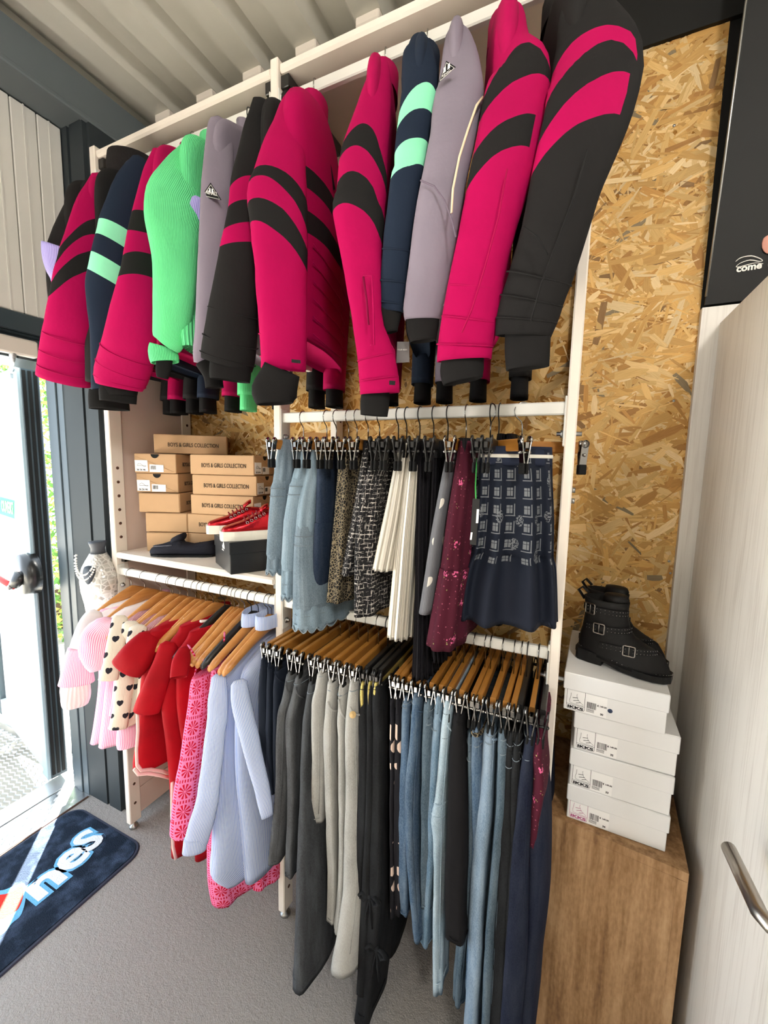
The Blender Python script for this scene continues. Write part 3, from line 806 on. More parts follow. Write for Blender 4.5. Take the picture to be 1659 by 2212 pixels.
# ------------------------------------------------------------------ ski jackets on the top rail
PINK, BLK, MINT, NAVY, LAV, GRN = 'a4034a', '1f1e1e', '8fe8bb', '1e2838', '7f7683', '6ce096'
M['knit_black'] = fabric('black_rib_knit', '191818', .85)
M['lining'] = fabric('navy_lining', '222a3c', .5)
M['f_pink'] = fabric('pink_softshell', PINK, .8); M['f_black'] = fabric('black_softshell', BLK, .8); M['f_navy'] = fabric('navy_softshell', NAVY, .75)
M['f_lav'] = fabric('lavender_softshell', LAV, .75); M['f_green'] = fabric('green_corduroy', GRN, .9, rib=1500, bump=.45); M['f_lilac_rib'] = cloth_lines('lilac_rib', 'b9b0e6', '8f86c8', 1400)
JG = 'ski jackets along the top rail'
def jacket(name, label, hx, rows, Ys, base, cuff=None, bands=None, bcol=BLK, limit=None, flat=.5, tb=None, yaw=16, tm=None, hem=1.92, th=.03, cuffY=.84, seed=1.0, hang_kind='wood', hang_label='', collar=None, back=True, amp=.004, cuff_mat=None, top_round=True):
    t = thing(name, label, 'jacket', (hx, RODY, 2.5), JG)
    s = Sleeve(rows, Ys, flat, seed=seed, amp=amp, top_round=top_round)
    mat = M[base]
    cols = {'f_pink': PINK, 'f_black': BLK, 'f_navy': NAVY}
    if bands: mat = band_mat('banded_' + base, cols[base], bcol, s.bounds(bands), limit)
    sl = s.g.build('sleeve', mat, t)
    # quilted hem rows as thin piping round the cuff
    c, hw, v, ma = s.prof[-1]
    for q in (-3, -5):
        c, hw, v, ma = s.prof[q]; 
    if cuff:
        cs = Sleeve(cuff, (cuffY, cuffY), flat * .9, n=8, seed=seed + 3, amp=.002, top_round=False); cs.g.build('knit_cuff', cuff_mat or M['knit_black'], t)
    zt = 2.535
    rows_t = [(zt, -.055, .055, .018), (zt - .02, -.095, .095, th * .8), (zt - .06, -.165, .165, th), (zt - .13, -.195, .195, th * 1.1), (2.25, -.20, .20, th * 1.15), (2.05, -.205, .205, th * 1.15), (hem, -.21, .21, th * 1.1)]
    tmat = M[base] if not tb else band_mat('banded_body_' + base, cols[base], bcol, [(zt - z, .03, 0) for z in tb])
    slab(hx, yaw, rows_t, seed=seed, amp=.004, expo=2.4).build('body', tm or tmat, t)
    es = Vector((math.sin(R_(yaw)), -math.cos(R_(yaw)), 0)); o = Vector((hx, RODY, 0))
    if back:
        K = [o + es * a + Vector((0, 0, z)) for a, z in ((-.15, 2.50), (-.205, 2.38), (-.235, 2.2), (-.225, 2.0), (-.205, 1.845))]
        g = Geo(); prof = [(.05, .03), (.06, .034), (.058, .034), (.05, .032), (.046, .03)]
        column(K, [Vector((b, a, 0)) for a, b in prof], n=20, m=16, seed=seed + 5).build('sleeve', mat if not bands else M[base], t)
        K2 = [o + es * (-.205) + Vector((0, 0, z)) for z in (1.86, 1.79)]
        column(K2, [Vector((.022, .036, 0)), Vector((.024, .038, 0))], n=4, m=14, seed=seed + 6).build('knit_cuff', cuff_mat or M['knit_black'], t)
    # stand-up collar round the hanger's neck
    if collar is None: collar = (.062, .03, 2.515, 2.57)
    a, b, z0, z1 = collar
    K = [o + Vector((0, 0, lerp(z0, z1, q))) for q in (0, .5, 1)]
    g = Geo(); rings = []
    for (w, dz) in ((1.0, 0), (.98, .5), (1.0, 1), (.9, 1.02), (.86, .55), (.86, .1)):
        z = lerp(z0, z1, dz); rings.append([o + es * (a * w * math.cos(2 * math.pi * j / 20)) + Vector((-es.y, es.x, 0)) * (b * w * math.sin(2 * math.pi * j / 20)) + Vector((0, 0, z + .012 * math.cos(2 * math.pi * j / 20) * -dz)) for j in range(20)])
    g.rings(rings, caps=(False, True)); g.wrinkle(.003, 14, seed); g.build('collar', tm or M[base], t)
    hang(hang_kind + '_small', hx, 'top', yaw, hang_label, 'hangers of the ski jackets')
    return t, s
def piping(t, pts, r, mat, nm='piping'):
    g = Geo(); g.tube(pts, r, 6); return g.build(nm, mat, t)
def patch(t, s_, px, pts, mat, nm, off=.004, thick=.0015):
    """flat piece sewn on, facing the shop, from its outline on the photograph, lying just proud of the cloth at the depth px"""
    g = Geo(); P = [at(x, y, px) for x, y in pts]; c = sum(P, Vector()) / len(P); n_ = (EYE - c).normalized()
    P = [p + n_ * off for p in P]; g.prism(P, n_ * thick); return g.build(nm, mat, t)

def seam_rows(t, s, vs, mat):
    """raised stitched rows round a sleeve's hem"""
    for q in vs:
        c, hw, v, ma = s.prof[q]; tg = (s.prof[min(q + 1, len(s.prof) - 1)][0] - s.prof[q - 1][0]).normalized(); mi_ = ma.cross(tg)
        pts = []
        for j in range(21):
            a, b = sup(math.pi + math.pi * j / 20, 2.2); pts.append(c + ma * hw * a * 1.005 + mi_ * hw * .5 * (1 if mi_.dot(FWD) > 0 else -1) * b * 1.01)
        g = Geo(); g.tube(pts, .0016, 5); g.build('hem_stitching', mat, t)

SY = (.90, .84, .80, .81, .84)
t, s = jacket('ski_jacket', 'black jacket with lilac ribbed lower sleeve, against the dark corner column', -1.53, [(398, 188, 222), (430, 165, 212), (470, 140, 205), (545, 113, 195), (600, 110, 185), (700, 122, 190), (800, 150, 200)], (.92, .88, .85, .86, .88), 'f_black', seed=2.1, hang_label='wooden hanger holding the black and lilac jacket by the column', yaw=8)
ls = Sleeve([(542, 103, 190), (558, 103, 188), (580, 106, 186), (600, 112, 183), (620, 119, 178), (700, 128, 178)], (.845, .845, .855), .52, n=12, seed=2.6, top_round=False); ls.g.build('ribbed_lower_sleeve', M['f_lilac_rib'], t)

t, s = jacket('ski_jacket', 'pink jacket with two black sleeve bands and quilted lower sleeve, beside the entrance cladding', -1.45,
    [(392, 200, 245), (420, 186, 240), (459, 168, 232), (513, 151, 220), (578, 132, 205), (623, 122, 196), (698, 109, 195), (772, 98, 193), (822, 91, 189)], SY, 'f_pink',
    bands=[[(153, 513), (190, 486), (224, 482)], [(144, 545), (183, 515), (212, 517)], [(132, 584), (165, 560), (203, 548)], [(124, 624), (160, 600), (196, 587)]], seed=3.3, hang_label='wooden hanger inside the pink jacket beside the entrance cladding', flat=.42)
seam_rows(t, s, (-3, -5, -7), M['f_pink'])

t, s = jacket('ski_jacket', 'black jacket with tall fleece collar showing above the navy and mint one', -1.388,
    [(400, 235, 285), (460, 215, 270), (560, 195, 262), (640, 190, 260), (740, 190, 258), (828, 192, 262)], (.94, .90, .88, .88, .90), 'f_black', cuff=[(845, 200, 270), (862, 199, 272), (885, 200, 274)], cuffY=.88, seed=4.2, yaw=10, hang_label='wooden hanger under the tall fleece collar', top_round=False)
fc = Geo(); rings = []
o = at(287, 352, 1.0); o.z = 0
for (w, z) in ((.95, 2.46), (1.0, 2.50), (1.06, 2.55), (1.0, 2.59), (.84, 2.595), (.8, 2.55), (.8, 2.46)):
    rings.append([o + Vector((.058 * w * math.cos(2 * math.pi * j / 22), .075 * w * math.sin(2 * math.pi * j / 22), z + .012 * math.sin(2 * math.pi * j / 22))) for j in range(22)])
fc.rings(rings, caps=(False, True)); fc.wrinkle(.006, 12, 4.0); fc.build('fleece_collar', fabric('black_fleece', '232020', .95, bump=.5, bscale=160), t)

t, s = jacket('ski_jacket', 'navy jacket with mint bands and zip pull at cuff, between two pink ones', -1.286,
    [(349, 288, 322), (399, 257, 318), (480, 225, 296), (513, 216, 284), (548, 207, 278), (587, 198, 268), (623, 189, 262), (653, 191, 258), (727, 200, 260), (800, 203, 275), (840, 204, 289)], SY, 'f_navy', bcol=MINT,
    bands=[[(225, 478), (252, 493), (278, 506)], [(215, 511), (244, 528), (274, 545)], [(207, 548), (236, 565), (270, 586)], [(198, 584), (226, 602), (258, 622)]], cuff=[(835, 222, 291), (850, 221, 291), (869, 222, 290)], cuffY=.84, seed=5.1, hang_label='wooden hanger inside the navy and mint jacket between two pink ones', tm=M['f_navy'])
piping(t, [at(210, 752, .80), at(213, 775, .80), at(211, 792, .80)], .004, M['black_rubber'], 'zip_pull')

t, s = jacket('ski_jacket', 'pink jacket with straight black bands and a flared open hem, beside the green corduroy one', -1.155,
    [(340, 332, 382), (370, 320, 378), (400, 309, 370), (459, 293, 355), (507, 281, 345), (548, 273, 340), (596, 265, 341), (653, 253, 342), (727, 236, 334), (772, 223, 324), (815, 212, 311), (836, 216, 302)], SY, 'f_pink',
    bands=[[(293, 462), (315, 468), (335, 474)], [(283, 504), (310, 512), (335, 516)], [(274, 550), (305, 555), (338, 563)], [(266, 595), (300, 598), (342, 611)]], seed=6.4, hang_label='wooden hanger inside the pink jacket beside the green one', cuff=[(838, 225, 292), (850, 226, 290), (856, 228, 289)])
seam_rows(t, s, (-3, -5, -7), M['f_pink'])

t, s = jacket('ski_jacket', 'mint green corduroy jacket with funnel collar and tab cuff', -1.06,
    [(318, 395, 440), (345, 378, 440), (369, 360, 440), (414, 331, 438), (444, 319, 435), (490, 321, 430), (519, 327, 428), (580, 336, 424), (653, 334, 415), (727, 333, 398), (742, 332, 388)], (.92, .85, .80, .80, .84), 'f_green', seed=7.7, flat=.5,
    cuff=[(748, 326, 381), (760, 323, 382), (775, 325, 384), (783, 328, 384)], cuff_mat=M['f_green'], tm=M['f_green'], collar=(.065, .045, 2.47, 2.575), hang_label='wooden hanger inside the green corduroy jacket', hem=1.955, yaw=20, th=.036)
ks = Sleeve([(775, 340, 372), (800, 338, 368), (817, 340, 362)], (.84, .84), .45, n=8, seed=7.9, top_round=False, amp=.002); ks.g.build('inner_cuff', M['knit_black'], t)
slab(-1.06, 20, [(1.985, -.208, .212, .042), (1.95, -.21, .214, .043), (1.915, -.205, .21, .04)], n=6, seed=7.7).build('hem_rib', fabric('green_rib', GRN, .9, rib=700, bump=1.0), t)

t, s = jacket('ski_jacket', 'lavender jacket with black triangular badge, behind the black and pink one', -.929,
    [(272, 457, 505), (290, 450, 506), (369, 441, 502), (429, 435, 500), (548, 429, 492), (638, 425, 480), (700, 421, 470), (757, 418, 462), (786, 419, 458)], SY, 'f_lav', seed=8.2, cuff=[(782, 424, 470), (810, 440, 478), (838, 445, 482)], hang_label='wooden hanger with black hook inside the lavender jacket', hang_kind='black')
def badge(t, Y, A, B, C, tip, OFF=.034):
    patch(t, None, Y, [A, B, C], M['black_rubber'], 'badge', OFF)
    n_ = (EYE - at(*A, Y)).normalized(); m_ = [lerp(Vector(((A[0] + B[0] + C[0]) / 3, (A[1] + B[1] + C[1]) / 3, 0)), Vector((*q, 0)), .82) for q in (A, B, C)]
    P = [at(q.x, q.y, Y) + n_ * (OFF + .0022) for q in m_]; g = Geo(); g.tube(P + [P[0]], .0006, 4); g.build('badge_outline', M['white_print'], t)
    b0_, b1_ = at(*tip[0], Y) + n_ * (OFF + .0022), at(*tip[1], Y) + n_ * (OFF + .0022)
    g = text_geo('REHALL', frame_M(b0_, b1_ - b0_, (0, 0, 1)), .01, .0002); w = max((v - b0_).dot((b1_ - b0_).normalized()) for v in g.v)
    g = text_geo('REHALL', frame_M(b0_, b1_ - b0_, (0, 0, 1)), .01 * (b1_ - b0_).length / w, .0002); g.build('badge_lettering', M['white_print'], t)
    c = lerp(P[0], lerp(P[1], P[2], .5), .45); d = (b1_ - b0_).normalized() * .0042; g = Geo()
    for q in (-1, 1):
        g.prism([c + d * (q - .6) + Vector((0, 0, -.004)), c + d * (q + .6) + Vector((0, 0, -.004)), c + d * (q + .5) + Vector((0, 0, .0045)), c + d * (q - .5) + Vector((0, 0, .0045))], n_ * .0004)
    g.build('badge_emblem', M['white_print'], t)
badge(t, .83, (455, 395), (436, 423), (478, 432), ((445, 417), (468, 422)), .05)
rp = Sleeve([(430, 416, 440), (462, 409, 440), (490, 417, 440), (522, 428, 442)], (.86, .86), .4, n=8, seed=8.9); rp.g.build('ribbed_panel', M['f_lilac_rib'], t)

t, s = jacket('ski_jacket', 'black jacket with two straight pink bands on the sleeve, beside the lavender one', -.769,
    [(226, 550, 592), (250, 543, 590), (283, 532, 585), (335, 517, 575), (400, 498, 562), (448, 493, 556), (496, 485, 556), (534, 478, 556), (592, 469, 556), (695, 450, 558), (764, 438, 552), (788, 437, 545)], SY, 'f_black', bcol=PINK,
    bands=[[(499, 402), (525, 396), (556, 392)], [(494, 448), (520, 446), (556, 444)], [(486, 496), (515, 492), (556, 487)], [(478, 536), (510, 532), (556, 529)]], seed=9.5, cuff=[(782, 457, 540), (805, 456, 540), (822, 457, 538)], hang_label='wooden hanger inside the black jacket with straight pink bands', collar=(.065, .03, 2.52, 2.585))
seam_rows(t, s, (-3, -5, -7), M['f_black'])

t, s = jacket('ski_jacket', 'bright pink jacket with black chevrons on sleeve and front, black cuff hanging out', -.70,
    [(205, 622, 655), (232, 606, 660), (283, 588, 662), (335, 568, 662), (372, 556, 662), (403, 547, 662), (434, 536, 662), (489, 541, 662), (558, 548, 662), (627, 553, 662), (695, 559, 662), (764, 564, 661), (800, 564, 660)], (.90, .84, .80, .80, .83), 'f_pink',
    bands=[[(557, 373), (600, 388), (650, 434)], [(548, 402), (592, 417), (650, 480)], [(543, 446), (592, 466), (652, 528)], [(552, 494), (604, 526), (654, 577)]], seed=10.3, cuff=[(798, 572, 648), (822, 560, 644), (850, 546, 640), (872, 556, 632)], cuffY=.81,
    tb=(2.325, 2.278, 2.227, 2.176), hang_label='wooden hanger inside the bright pink jacket turned to show its front', yaw=16, th=.045, hem=1.90)
seam_rows(t, s, (-3, -5), M['f_pink'])
n_ = (EYE - at(620, 650, .80)).normalized()
for (a, b_) in (((574, 598), (590, 700)), ((590, 598), (600, 718))): piping(t, [at(*a, .80) + n_ * .026, at((a[0] + b_[0]) / 2, (a[1] + b_[1]) / 2, .80) + n_ * .031, at(*b_, .82) + n_ * .028], .0016, M['f_pink'], 'pocket_welt')
piping(t, [at(575, 655, .80) + n_ * .03, at(568, 668, .80) + n_ * .03, at(563, 676, .80) + n_ * .03], .0035, M['black_rubber'], 'zip_pull')
patch(t, None, .825, [(630, 776), (649, 778), (649, 785), (630, 783)], M['black_rubber'], 'metal_plate', .03)
zp = [(657, 214), (680, 262), (700, 318), (714, 365), (722, 410)]
piping(t, [at_x(x, y, -.645) for x, y in zp], .004, M['black_rubber'], 'front_zip')
for i in range(6):
    z = 2.13 - i * .042; es = Vector((math.sin(R_(16)), -math.cos(R_(16)), 0)); en = Vector((math.cos(R_(16)), math.sin(R_(16)), 0)); o = Vector((-.70, RODY, z))
    piping(t, [o + es * .16 + en * .046, o + es * .08 + en * .0535 - Vector((0, 0, .003)), o - es * .08 + en * .0535 + Vector((0, 0, .004)), o - es * .16 + en * .046], .0015, M['f_pink'], 'quilt_seam')

t, s = jacket('ski_jacket', 'pink jacket with arched black bands and zipped sleeve pocket, beside a navy and mint one', -.491,
    [(128, 818, 836), (150, 805, 841), (190, 784, 843), (249, 763, 842), (300, 745, 840), (348, 732, 838), (420, 727, 836), (450, 719, 833), (480, 723, 830), (527, 732, 824), (609, 747, 821), (695, 762, 824), (764, 771, 848), (816, 776, 860), (850, 778, 863)], SY, 'f_pink',
    bands=[[(745, 302), (785, 292), (837, 386)], [(733, 350), (775, 342), (836, 440)], [(742, 393), (775, 398), (830, 486)], [(757, 462), (790, 480), (824, 530)]], seed=11.8, cuff=[(845, 782, 842), (870, 778, 842), (898, 778, 838)], cuffY=.84, hang_label='wooden hanger inside the pink jacket with arched bands', th=.026)
seam_rows(t, s, (-3, -5), M['f_pink'])
n_ = (EYE - at(790, 650, .80)).normalized()
piping(t, [at(785, 600, .80) + n_ * .03, at(792, 650, .80) + n_ * .034, at(796, 700, .81) + n_ * .034], .0022, fabric('dark_seam', '7a0636', .8), 'pocket_zip')
piping(t, [at(785, 598, .80) + n_ * .029, at(803, 597, .80) + n_ * .030, at(806, 660, .80) + n_ * .033, at(808, 742, .82) + n_ * .034, at(799, 742, .82) + n_ * .036], .0015, M['f_pink'], 'pocket_welt')
patch(t, None, .835, [(841, 822), (854, 823), (853, 832), (841, 831)], M['black_rubber'], 'metal_plate', .03)

t, s = jacket('ski_jacket', 'navy jacket with two mint bands, between the arched pink one and a lavender one', -.383,
    [(86, 880, 908), (100, 872, 928), (120, 867, 938), (163, 864, 948), (205, 865, 945), (260, 860, 938), (317, 855, 925), (366, 855, 916), (391, 846, 908), (447, 838, 902), (509, 829, 893), (590, 823, 884), (650, 819, 876), (672, 819, 870)], SY, 'f_navy', bcol=MINT,
    bands=[[(867, 242), (890, 217), (942, 207)], [(860, 282), (885, 264), (935, 257)], [(856, 334), (880, 318), (924, 315)], [(850, 386), (872, 370), (915, 367)]], seed=12.2, cuff=[(655, 818, 872), (690, 817, 866), (718, 830, 860)], hang_label='wooden hanger inside the navy and mint jacket next to the lavender one', th=.024)
seam_rows(t, s, (-3, -5, -7), M['f_navy'])

t, s = jacket('ski_jacket', 'lavender jacket with beige sleeve piping and black badge on the shoulder', -.311,
    [(53, 974, 994), (68, 964, 1004), (90, 957, 1018), (142, 950, 1034), (183, 946, 1043), (212, 940, 1044), (260, 932, 1036), (305, 925, 1028), (386, 910, 1008), (468, 896, 996), (549, 886, 983), (630, 875, 968), (668, 869, 956), (690, 872, 950)], SY, 'f_lav', seed=13.4, cuff=[(672, 882, 948), (705, 876, 946), (738, 884, 941)], hang_label='wooden hanger inside the lavender jacket with beige piping', th=.024)
n_ = (EYE - at(990, 350, .82)).normalized()
piping(t, [at(x, y, Y) + n_ * o_ for x, y, Y, o_ in ((1042, 212, .84, .012), (1028, 232, .82, .03), (1010, 283, .81, .04), (992, 340, .80, .044), (979, 405, .80, .046), (976, 455, .80, .046))], .0022, plain('beige_piping', 'e2cfae', .6), 'beige_piping')
badge(t, .83, (964, 132), (948, 178), (984, 145), ((956, 166), (974, 151)), .042)
piping(t, [at(x, y, .80) + n_ * .044 for x, y in ((912, 388), (940, 400), (962, 430), (977, 470), (985, 505))], .0016, fabric('lavender_seam', '6f6371', .8), 'elbow_seam')

t, s = jacket('ski_jacket', 'large pink jacket with rising black bands, beside the last black one on the rail', -.21,
    [(4, 1088, 1112), (22, 1078, 1124), (41, 1073, 1134), (100, 1066, 1147), (140, 1061, 1172), (163, 1057, 1186), (220, 1044, 1183), (340, 1024, 1160), (420, 1008, 1136), (510, 992, 1108), (590, 975, 1088), (670, 959, 1076), (740, 945, 1064), (778, 944, 1061)], SY, 'f_pink',
    bands=[[(1047, 220), (1100, 168), (1172, 132)], [(1034, 281), (1090, 228), (1181, 197)], [(1022, 346), (1073, 301), (1140, 275)], [(1006, 419), (1050, 374), (1114, 344)]], limit=(None, .62), seed=14.9, cuff=[(766, 957, 1046), (800, 951, 1045), (824, 958, 1043)], cuffY=.84, hang_label='wooden hanger inside the large pink jacket with rising bands', th=.03)
seam_rows(t, s, (-3, -5, -7), M['f_pink'])
n_ = (EYE - at(1050, 450, .80)).normalized()
piping(t, [at(x, y, .80) + n_ * .048 for x, y in ((1093, 370), (1075, 470), (1045, 580), (1020, 660), (1000, 705))], .0014, fabric('dark_seam', 'a00845', .8), 'sleeve_seam')

t, s = jacket('ski_jacket', 'black jacket with two rising pink bands, last one before the bare strand board', -.095,
    [(-14, 1224, 1284), (0, 1213, 1298), (41, 1207, 1312), (81, 1202, 1332), (118, 1195, 1352), (171, 1190, 1371), (236, 1181, 1360), (300, 1166, 1338), (366, 1150, 1312), (430, 1137, 1288), (510, 1120, 1265), (590, 1098, 1238), (643, 1083, 1216), (690, 1073, 1200), (725, 1073, 1188)], SY, 'f_black', bcol=PINK,
    bands=[[(1187, 200), (1248, 128), (1345, 100)], [(1181, 238), (1250, 180), (1348, 140)], [(1160, 316), (1228, 254), (1323, 209)], [(1145, 384), (1208, 327), (1290, 291)]], limit=(.84, .70), seed=15.2, cuff=[(712, 1094, 1187), (755, 1093, 1185), (796, 1095, 1183)], cuffY=.84, hang_label='wooden hanger inside the black jacket beside the bare strand board', th=.03, hem=1.955)
seam_rows(t, s, (-3, -5, -7), M['f_black'])
n_ = (EYE - at(1200, 450, .80)).normalized()
piping(t, [at(x, y, .80) + n_ * .05 for x, y in ((1265, 330), (1240, 420), (1195, 540), (1172, 600), (1150, 680))], .0014, plain('black_seam', '121212', .8), 'sleeve_seam')
piping(t, [at(x, y, .80) + n_ * .05 for x, y in ((1135, 488), (1165, 510), (1184, 545))], .0014, plain('black_seam', '121212', .8), 'elbow_seam')
g = Geo(); P = [at(*q, .86) for q in ((858, 738), (884, 738), (884, 782), (856, 784))]; g.prism(P, (0, .002, 0))
tg_ = g.build('hang_tag', plain('grey_tag_card', '6d6a6a', .5), None); tg_['_at'] = (0, 0, 0); tag(tg_, 'grey hang tag dangling below the navy and mint jacket near the pleated skirts', 'tag')
a, b_ = at(858, 757, .8585), at(880, 757, .8585); g = text_geo('YOUR RIDES', frame_M(a, b_ - a, (0, 0, 1)), .006, .0002); w = max((v - a).dot((b_ - a).normalized()) for v in g.v); g = text_geo('YOUR RIDES', frame_M(a, b_ - a, (0, 0, 1)), .006 * (b_ - a).length / w, .0002); g.build('tag_lettering', M['white_print'], tg_)

# ------------------------------------------------------------------ skirts on the middle rail
SG = 'skirts on the middle rail'
def star_cells(k, vec, scale):
    """cell coordinates (-.5 .. .5) of a square lattice and the cell centre's distance"""
    m = k.n('ShaderNodeMapping'); m.inputs['Scale'].default_value = (scale, scale, 1); k.t.links.new(vec, m.inputs[0])
    s = k.n('ShaderNodeSeparateXYZ'); k.t.links.new(m.outputs[0], s.inputs[0])
    return s.outputs[0], s.outputs[1]
def floral(name, base, c1, c2):
    k = Mt(name, .85, .15); u, v, vec = k.uv(); o = k.obj()
    d = k.voro(vec, 24, 'F1', 'Distance', .7); pet = k.voro(vec, 170, 'F1', 'Distance', 1)
    blob = k.f('MULTIPLY', k.f('LESS_THAN', d, .25), k.f('LESS_THAN', pet, .47))
    leaf = k.f('MULTIPLY', k.f('LESS_THAN', k.f('ABSOLUTE', k.f('SUBTRACT', d, .3)), .06), k.f('LESS_THAN', k.voro(vec, 130), .22))
    dots = k.f('LESS_THAN', k.voro(vec, 75, rand=.3), .12)
    c = k.mix(k.noise(o, 8, 4), tuple(q * .8 for q in lin(base)), tuple(q * 1.15 for q in lin(base)))
    k.color(k.mix(dots, k.mix(leaf, k.mix(blob, c, lin(c1)), lin(c2)), lin('8d4a5c'))); k.bump(k.noise(o, 60, 4), .2, .002); return k.m
def tweed(name):
    k = Mt(name, .9, .2); u, v, vec = k.uv()
    a = k.n('ShaderNodeMapping'); a.inputs['Scale'].default_value = (60, 420, 1); k.t.links.new(vec, a.inputs[0])
    b = k.n('ShaderNodeMapping'); b.inputs['Scale'].default_value = (420, 60, 1); k.t.links.new(vec, b.inputs[0])
    x = k.noise(a.outputs[0], 1, 2, .6); y = k.noise(b.outputs[0], 1, 2, .6)
    gx = k.f('GREATER_THAN', k.f('SINE', k.f('MULTIPLY', u, 560)), .35); gy = k.f('GREATER_THAN', k.f('SINE', k.f('MULTIPLY', v, 560)), .35)
    m = k.f('MAXIMUM', k.f('MULTIPLY', gy, k.f('GREATER_THAN', x, .56)), k.f('MULTIPLY', gx, k.f('GREATER_THAN', y, .58)))
    k.color(k.mix(m, lin('1f1e20'), lin('c3bdb6'))); k.bump(k.f('ADD', x, y), .6, .003); return k.m
def leopard(name):
    k = Mt(name, .8, .2); u, v, vec = k.uv()
    d = k.voro(vec, 130, 'DISTANCE_TO_EDGE', 'Distance')
    nz = k.noise(vec, 90, 2)
    m = k.f('LESS_THAN', k.f('ADD', d, k.f('MULTIPLY', k.f('SUBTRACT', nz, .5), .18)), .085)
    k.color(k.mix(m, lin('1b1917'), lin('776b55'))); k.bump(nz, .2, .001); return k.m
def pleat_silver(name):
    k = Mt(name, .38, .4, metal=.45); u, v, vec = k.uv(); w = k.f('SINE', k.f('MULTIPLY', u, 700))
    k.color(k.mix(k.remap(w, -1, 1), lin('b9b2a4'), lin('ded8cc'))); k.bump(k.f('ADD', k.f('MULTIPLY', w, .6), k.noise(k.obj((1, 1, .2)), 60, 3)), .5, .003); return k.m
def hearts(name, base, heart, scale, hs_=5.2):
    k = Mt(name, .88, .15); u, v, vec = k.uv(); o = k.obj()
    x = k.f('MULTIPLY', u, scale); y = k.f('MULTIPLY', v, scale)
    row = k.f('FLOOR', y); x = k.f('ADD', x, k.f('MULTIPLY', row, .5))
    fx = k.f('MULTIPLY', k.f('SUBTRACT', k.f('FRACT', x), .5), hs_); fy = k.f('MULTIPLY', k.f('SUBTRACT', .5, k.f('FRACT', y)), hs_)
    q = k.f('SUBTRACT', k.f('ADD', k.f('MULTIPLY', fx, fx), k.f('MULTIPLY', fy, fy)), 1.0)
    h = k.f('SUBTRACT', k.f('MULTIPLY', q, k.f('MULTIPLY', q, q)), k.f('MULTIPLY', k.f('MULTIPLY', fx, fx), k.f('MULTIPLY', fy, k.f('MULTIPLY', fy, fy))))
    m = k.f('LESS_THAN', h, 0.0); w = k.f('SINE', k.f('MULTIPLY', u, 1500))
    c = lin(base); k.color(k.mix(m, k.mix(k.remap(w, -1, .3, .0, 1), tuple(p * .88 for p in c), c), lin(heart)))
    k.bump(k.f('ADD', k.f('MULTIPLY', w, .4), k.noise(o, 50, 4)), .3, .002); return k.m
def plaid(name):
    k = Mt(name, .8, .2); u, v, vec = k.uv(); o = k.obj()
    def g(x, f, lo, hi): 
        q = k.f('FRACT', k.f('MULTIPLY', x, f)); return k.f('MULTIPLY', k.f('GREATER_THAN', q, lo), k.f('LESS_THAN', q, hi))
    sq = k.f('MULTIPLY', g(u, 17, .25, .60), g(v, 25, .2, .66))
    ln = k.f('MAXIMUM', k.f('MULTIPLY', g(u, 17, .68, .73), g(v, 25, .1, .8)), k.f('MULTIPLY', g(v, 25, .76, .82), g(u, 17, .15, .75)))
    cut = k.f('MAXIMUM', g(u, 17, .46, .49), g(v, 25, .34, .37))
    m = k.f('MULTIPLY', k.f('MAXIMUM', k.f('MULTIPLY', sq, k.f('SUBTRACT', 1.0, cut)), ln), k.f('LESS_THAN', v, .26))
    blob = k.f('MULTIPLY', k.f('LESS_THAN', k.voro(vec, 14, rand=.4), .24), k.f('GREATER_THAN', k.noise(vec, 240, 2), .5))
    k.color(k.mix(k.f('MULTIPLY', k.f('MAXIMUM', m, k.f('MULTIPLY', blob, k.f('LESS_THAN', v, .26))), .6), lin('171c29'), lin('8a8d90')))
    k.bump(k.noise(o, 60, 4), .3, .002); return k.m
M['den_light'] = denim('light_denim', '62727e', .22); M['den_pale'] = denim('pale_blue_denim', '708390', .22); M['den_dark'] = denim('dark_denim', '1e2a3e', .05); M['den_grey'] = denim('grey_blue_denim', '6f8492', .2)
M['stitch'] = plain('pale_stitching', '77828a', .85); M['elastic'] = fabric('black_elastic', '1c1b1d', .85, rib=800, bump=.5)
M['silver'] = pleat_silver('silver_pleats'); M['velvet'] = fabric('black_velvet', '17151a', .7, rib=520, bump=1.0, vary=.2); M['tweed'] = tweed('black_white_tweed'); M['leopard'] = leopard('beige_black_speckle')
M['grey_heart'] = hearts('grey_heart_cloth', '6a6b70', 'cfc9c0', 11.0, 8.0); M['burg'] = floral('burgundy_floral', '461525', 'd25f8c', '8c8a55'); M['plaid'] = plaid('navy_plaid_tulle')
M['navy_knit'] = fabric('navy_knit', '23293a', .8)
def skirt(name, label, rows, mat, waist=None, Yc=None, hx=None, yaw=0, ripple=(0, 0), wb=.035, kind='clip_wood', hl='', seed=1.0, amp=.003, n=30, hook=None):
    """rows (y, x, ax, ay): first outline edge on the photograph; the skirt hangs at depth RODY"""
    Yc = Yc or RODY
    g, K, T = fold(rows, Yc, n=n, m=72 if ripple[0] else 40, seed=seed, ripple=ripple, amp=amp, expo=2.6)
    t = thing(name, label, 'skirt', tuple(K[0]), SG)
    g.build('skirt_body', mat, t)
    x0, z0 = K[0].x, K[0].z; ax, ay = T[0].x, T[0].y
    column([Vector((x0, Yc, z0 + .006)), Vector((x0, Yc, z0 - wb * .5)), Vector((x0 - (K[0].x - K[1].x) * .1, Yc, z0 - wb))], [Vector((ax * .9 + .002, ay + .002, 0)), Vector((ax + .003, ay + .003, 0)), Vector((ax + .003, ay + .003, 0))], n=5, m=40, amp=.002, seed=seed, ripple=(.0015, 26)).build('waistband', waist or mat, t)
    hang(kind, hook if hook is not None else x0, 'mid', yaw, hl, 'clip hangers of the skirts')
    return t, K, T
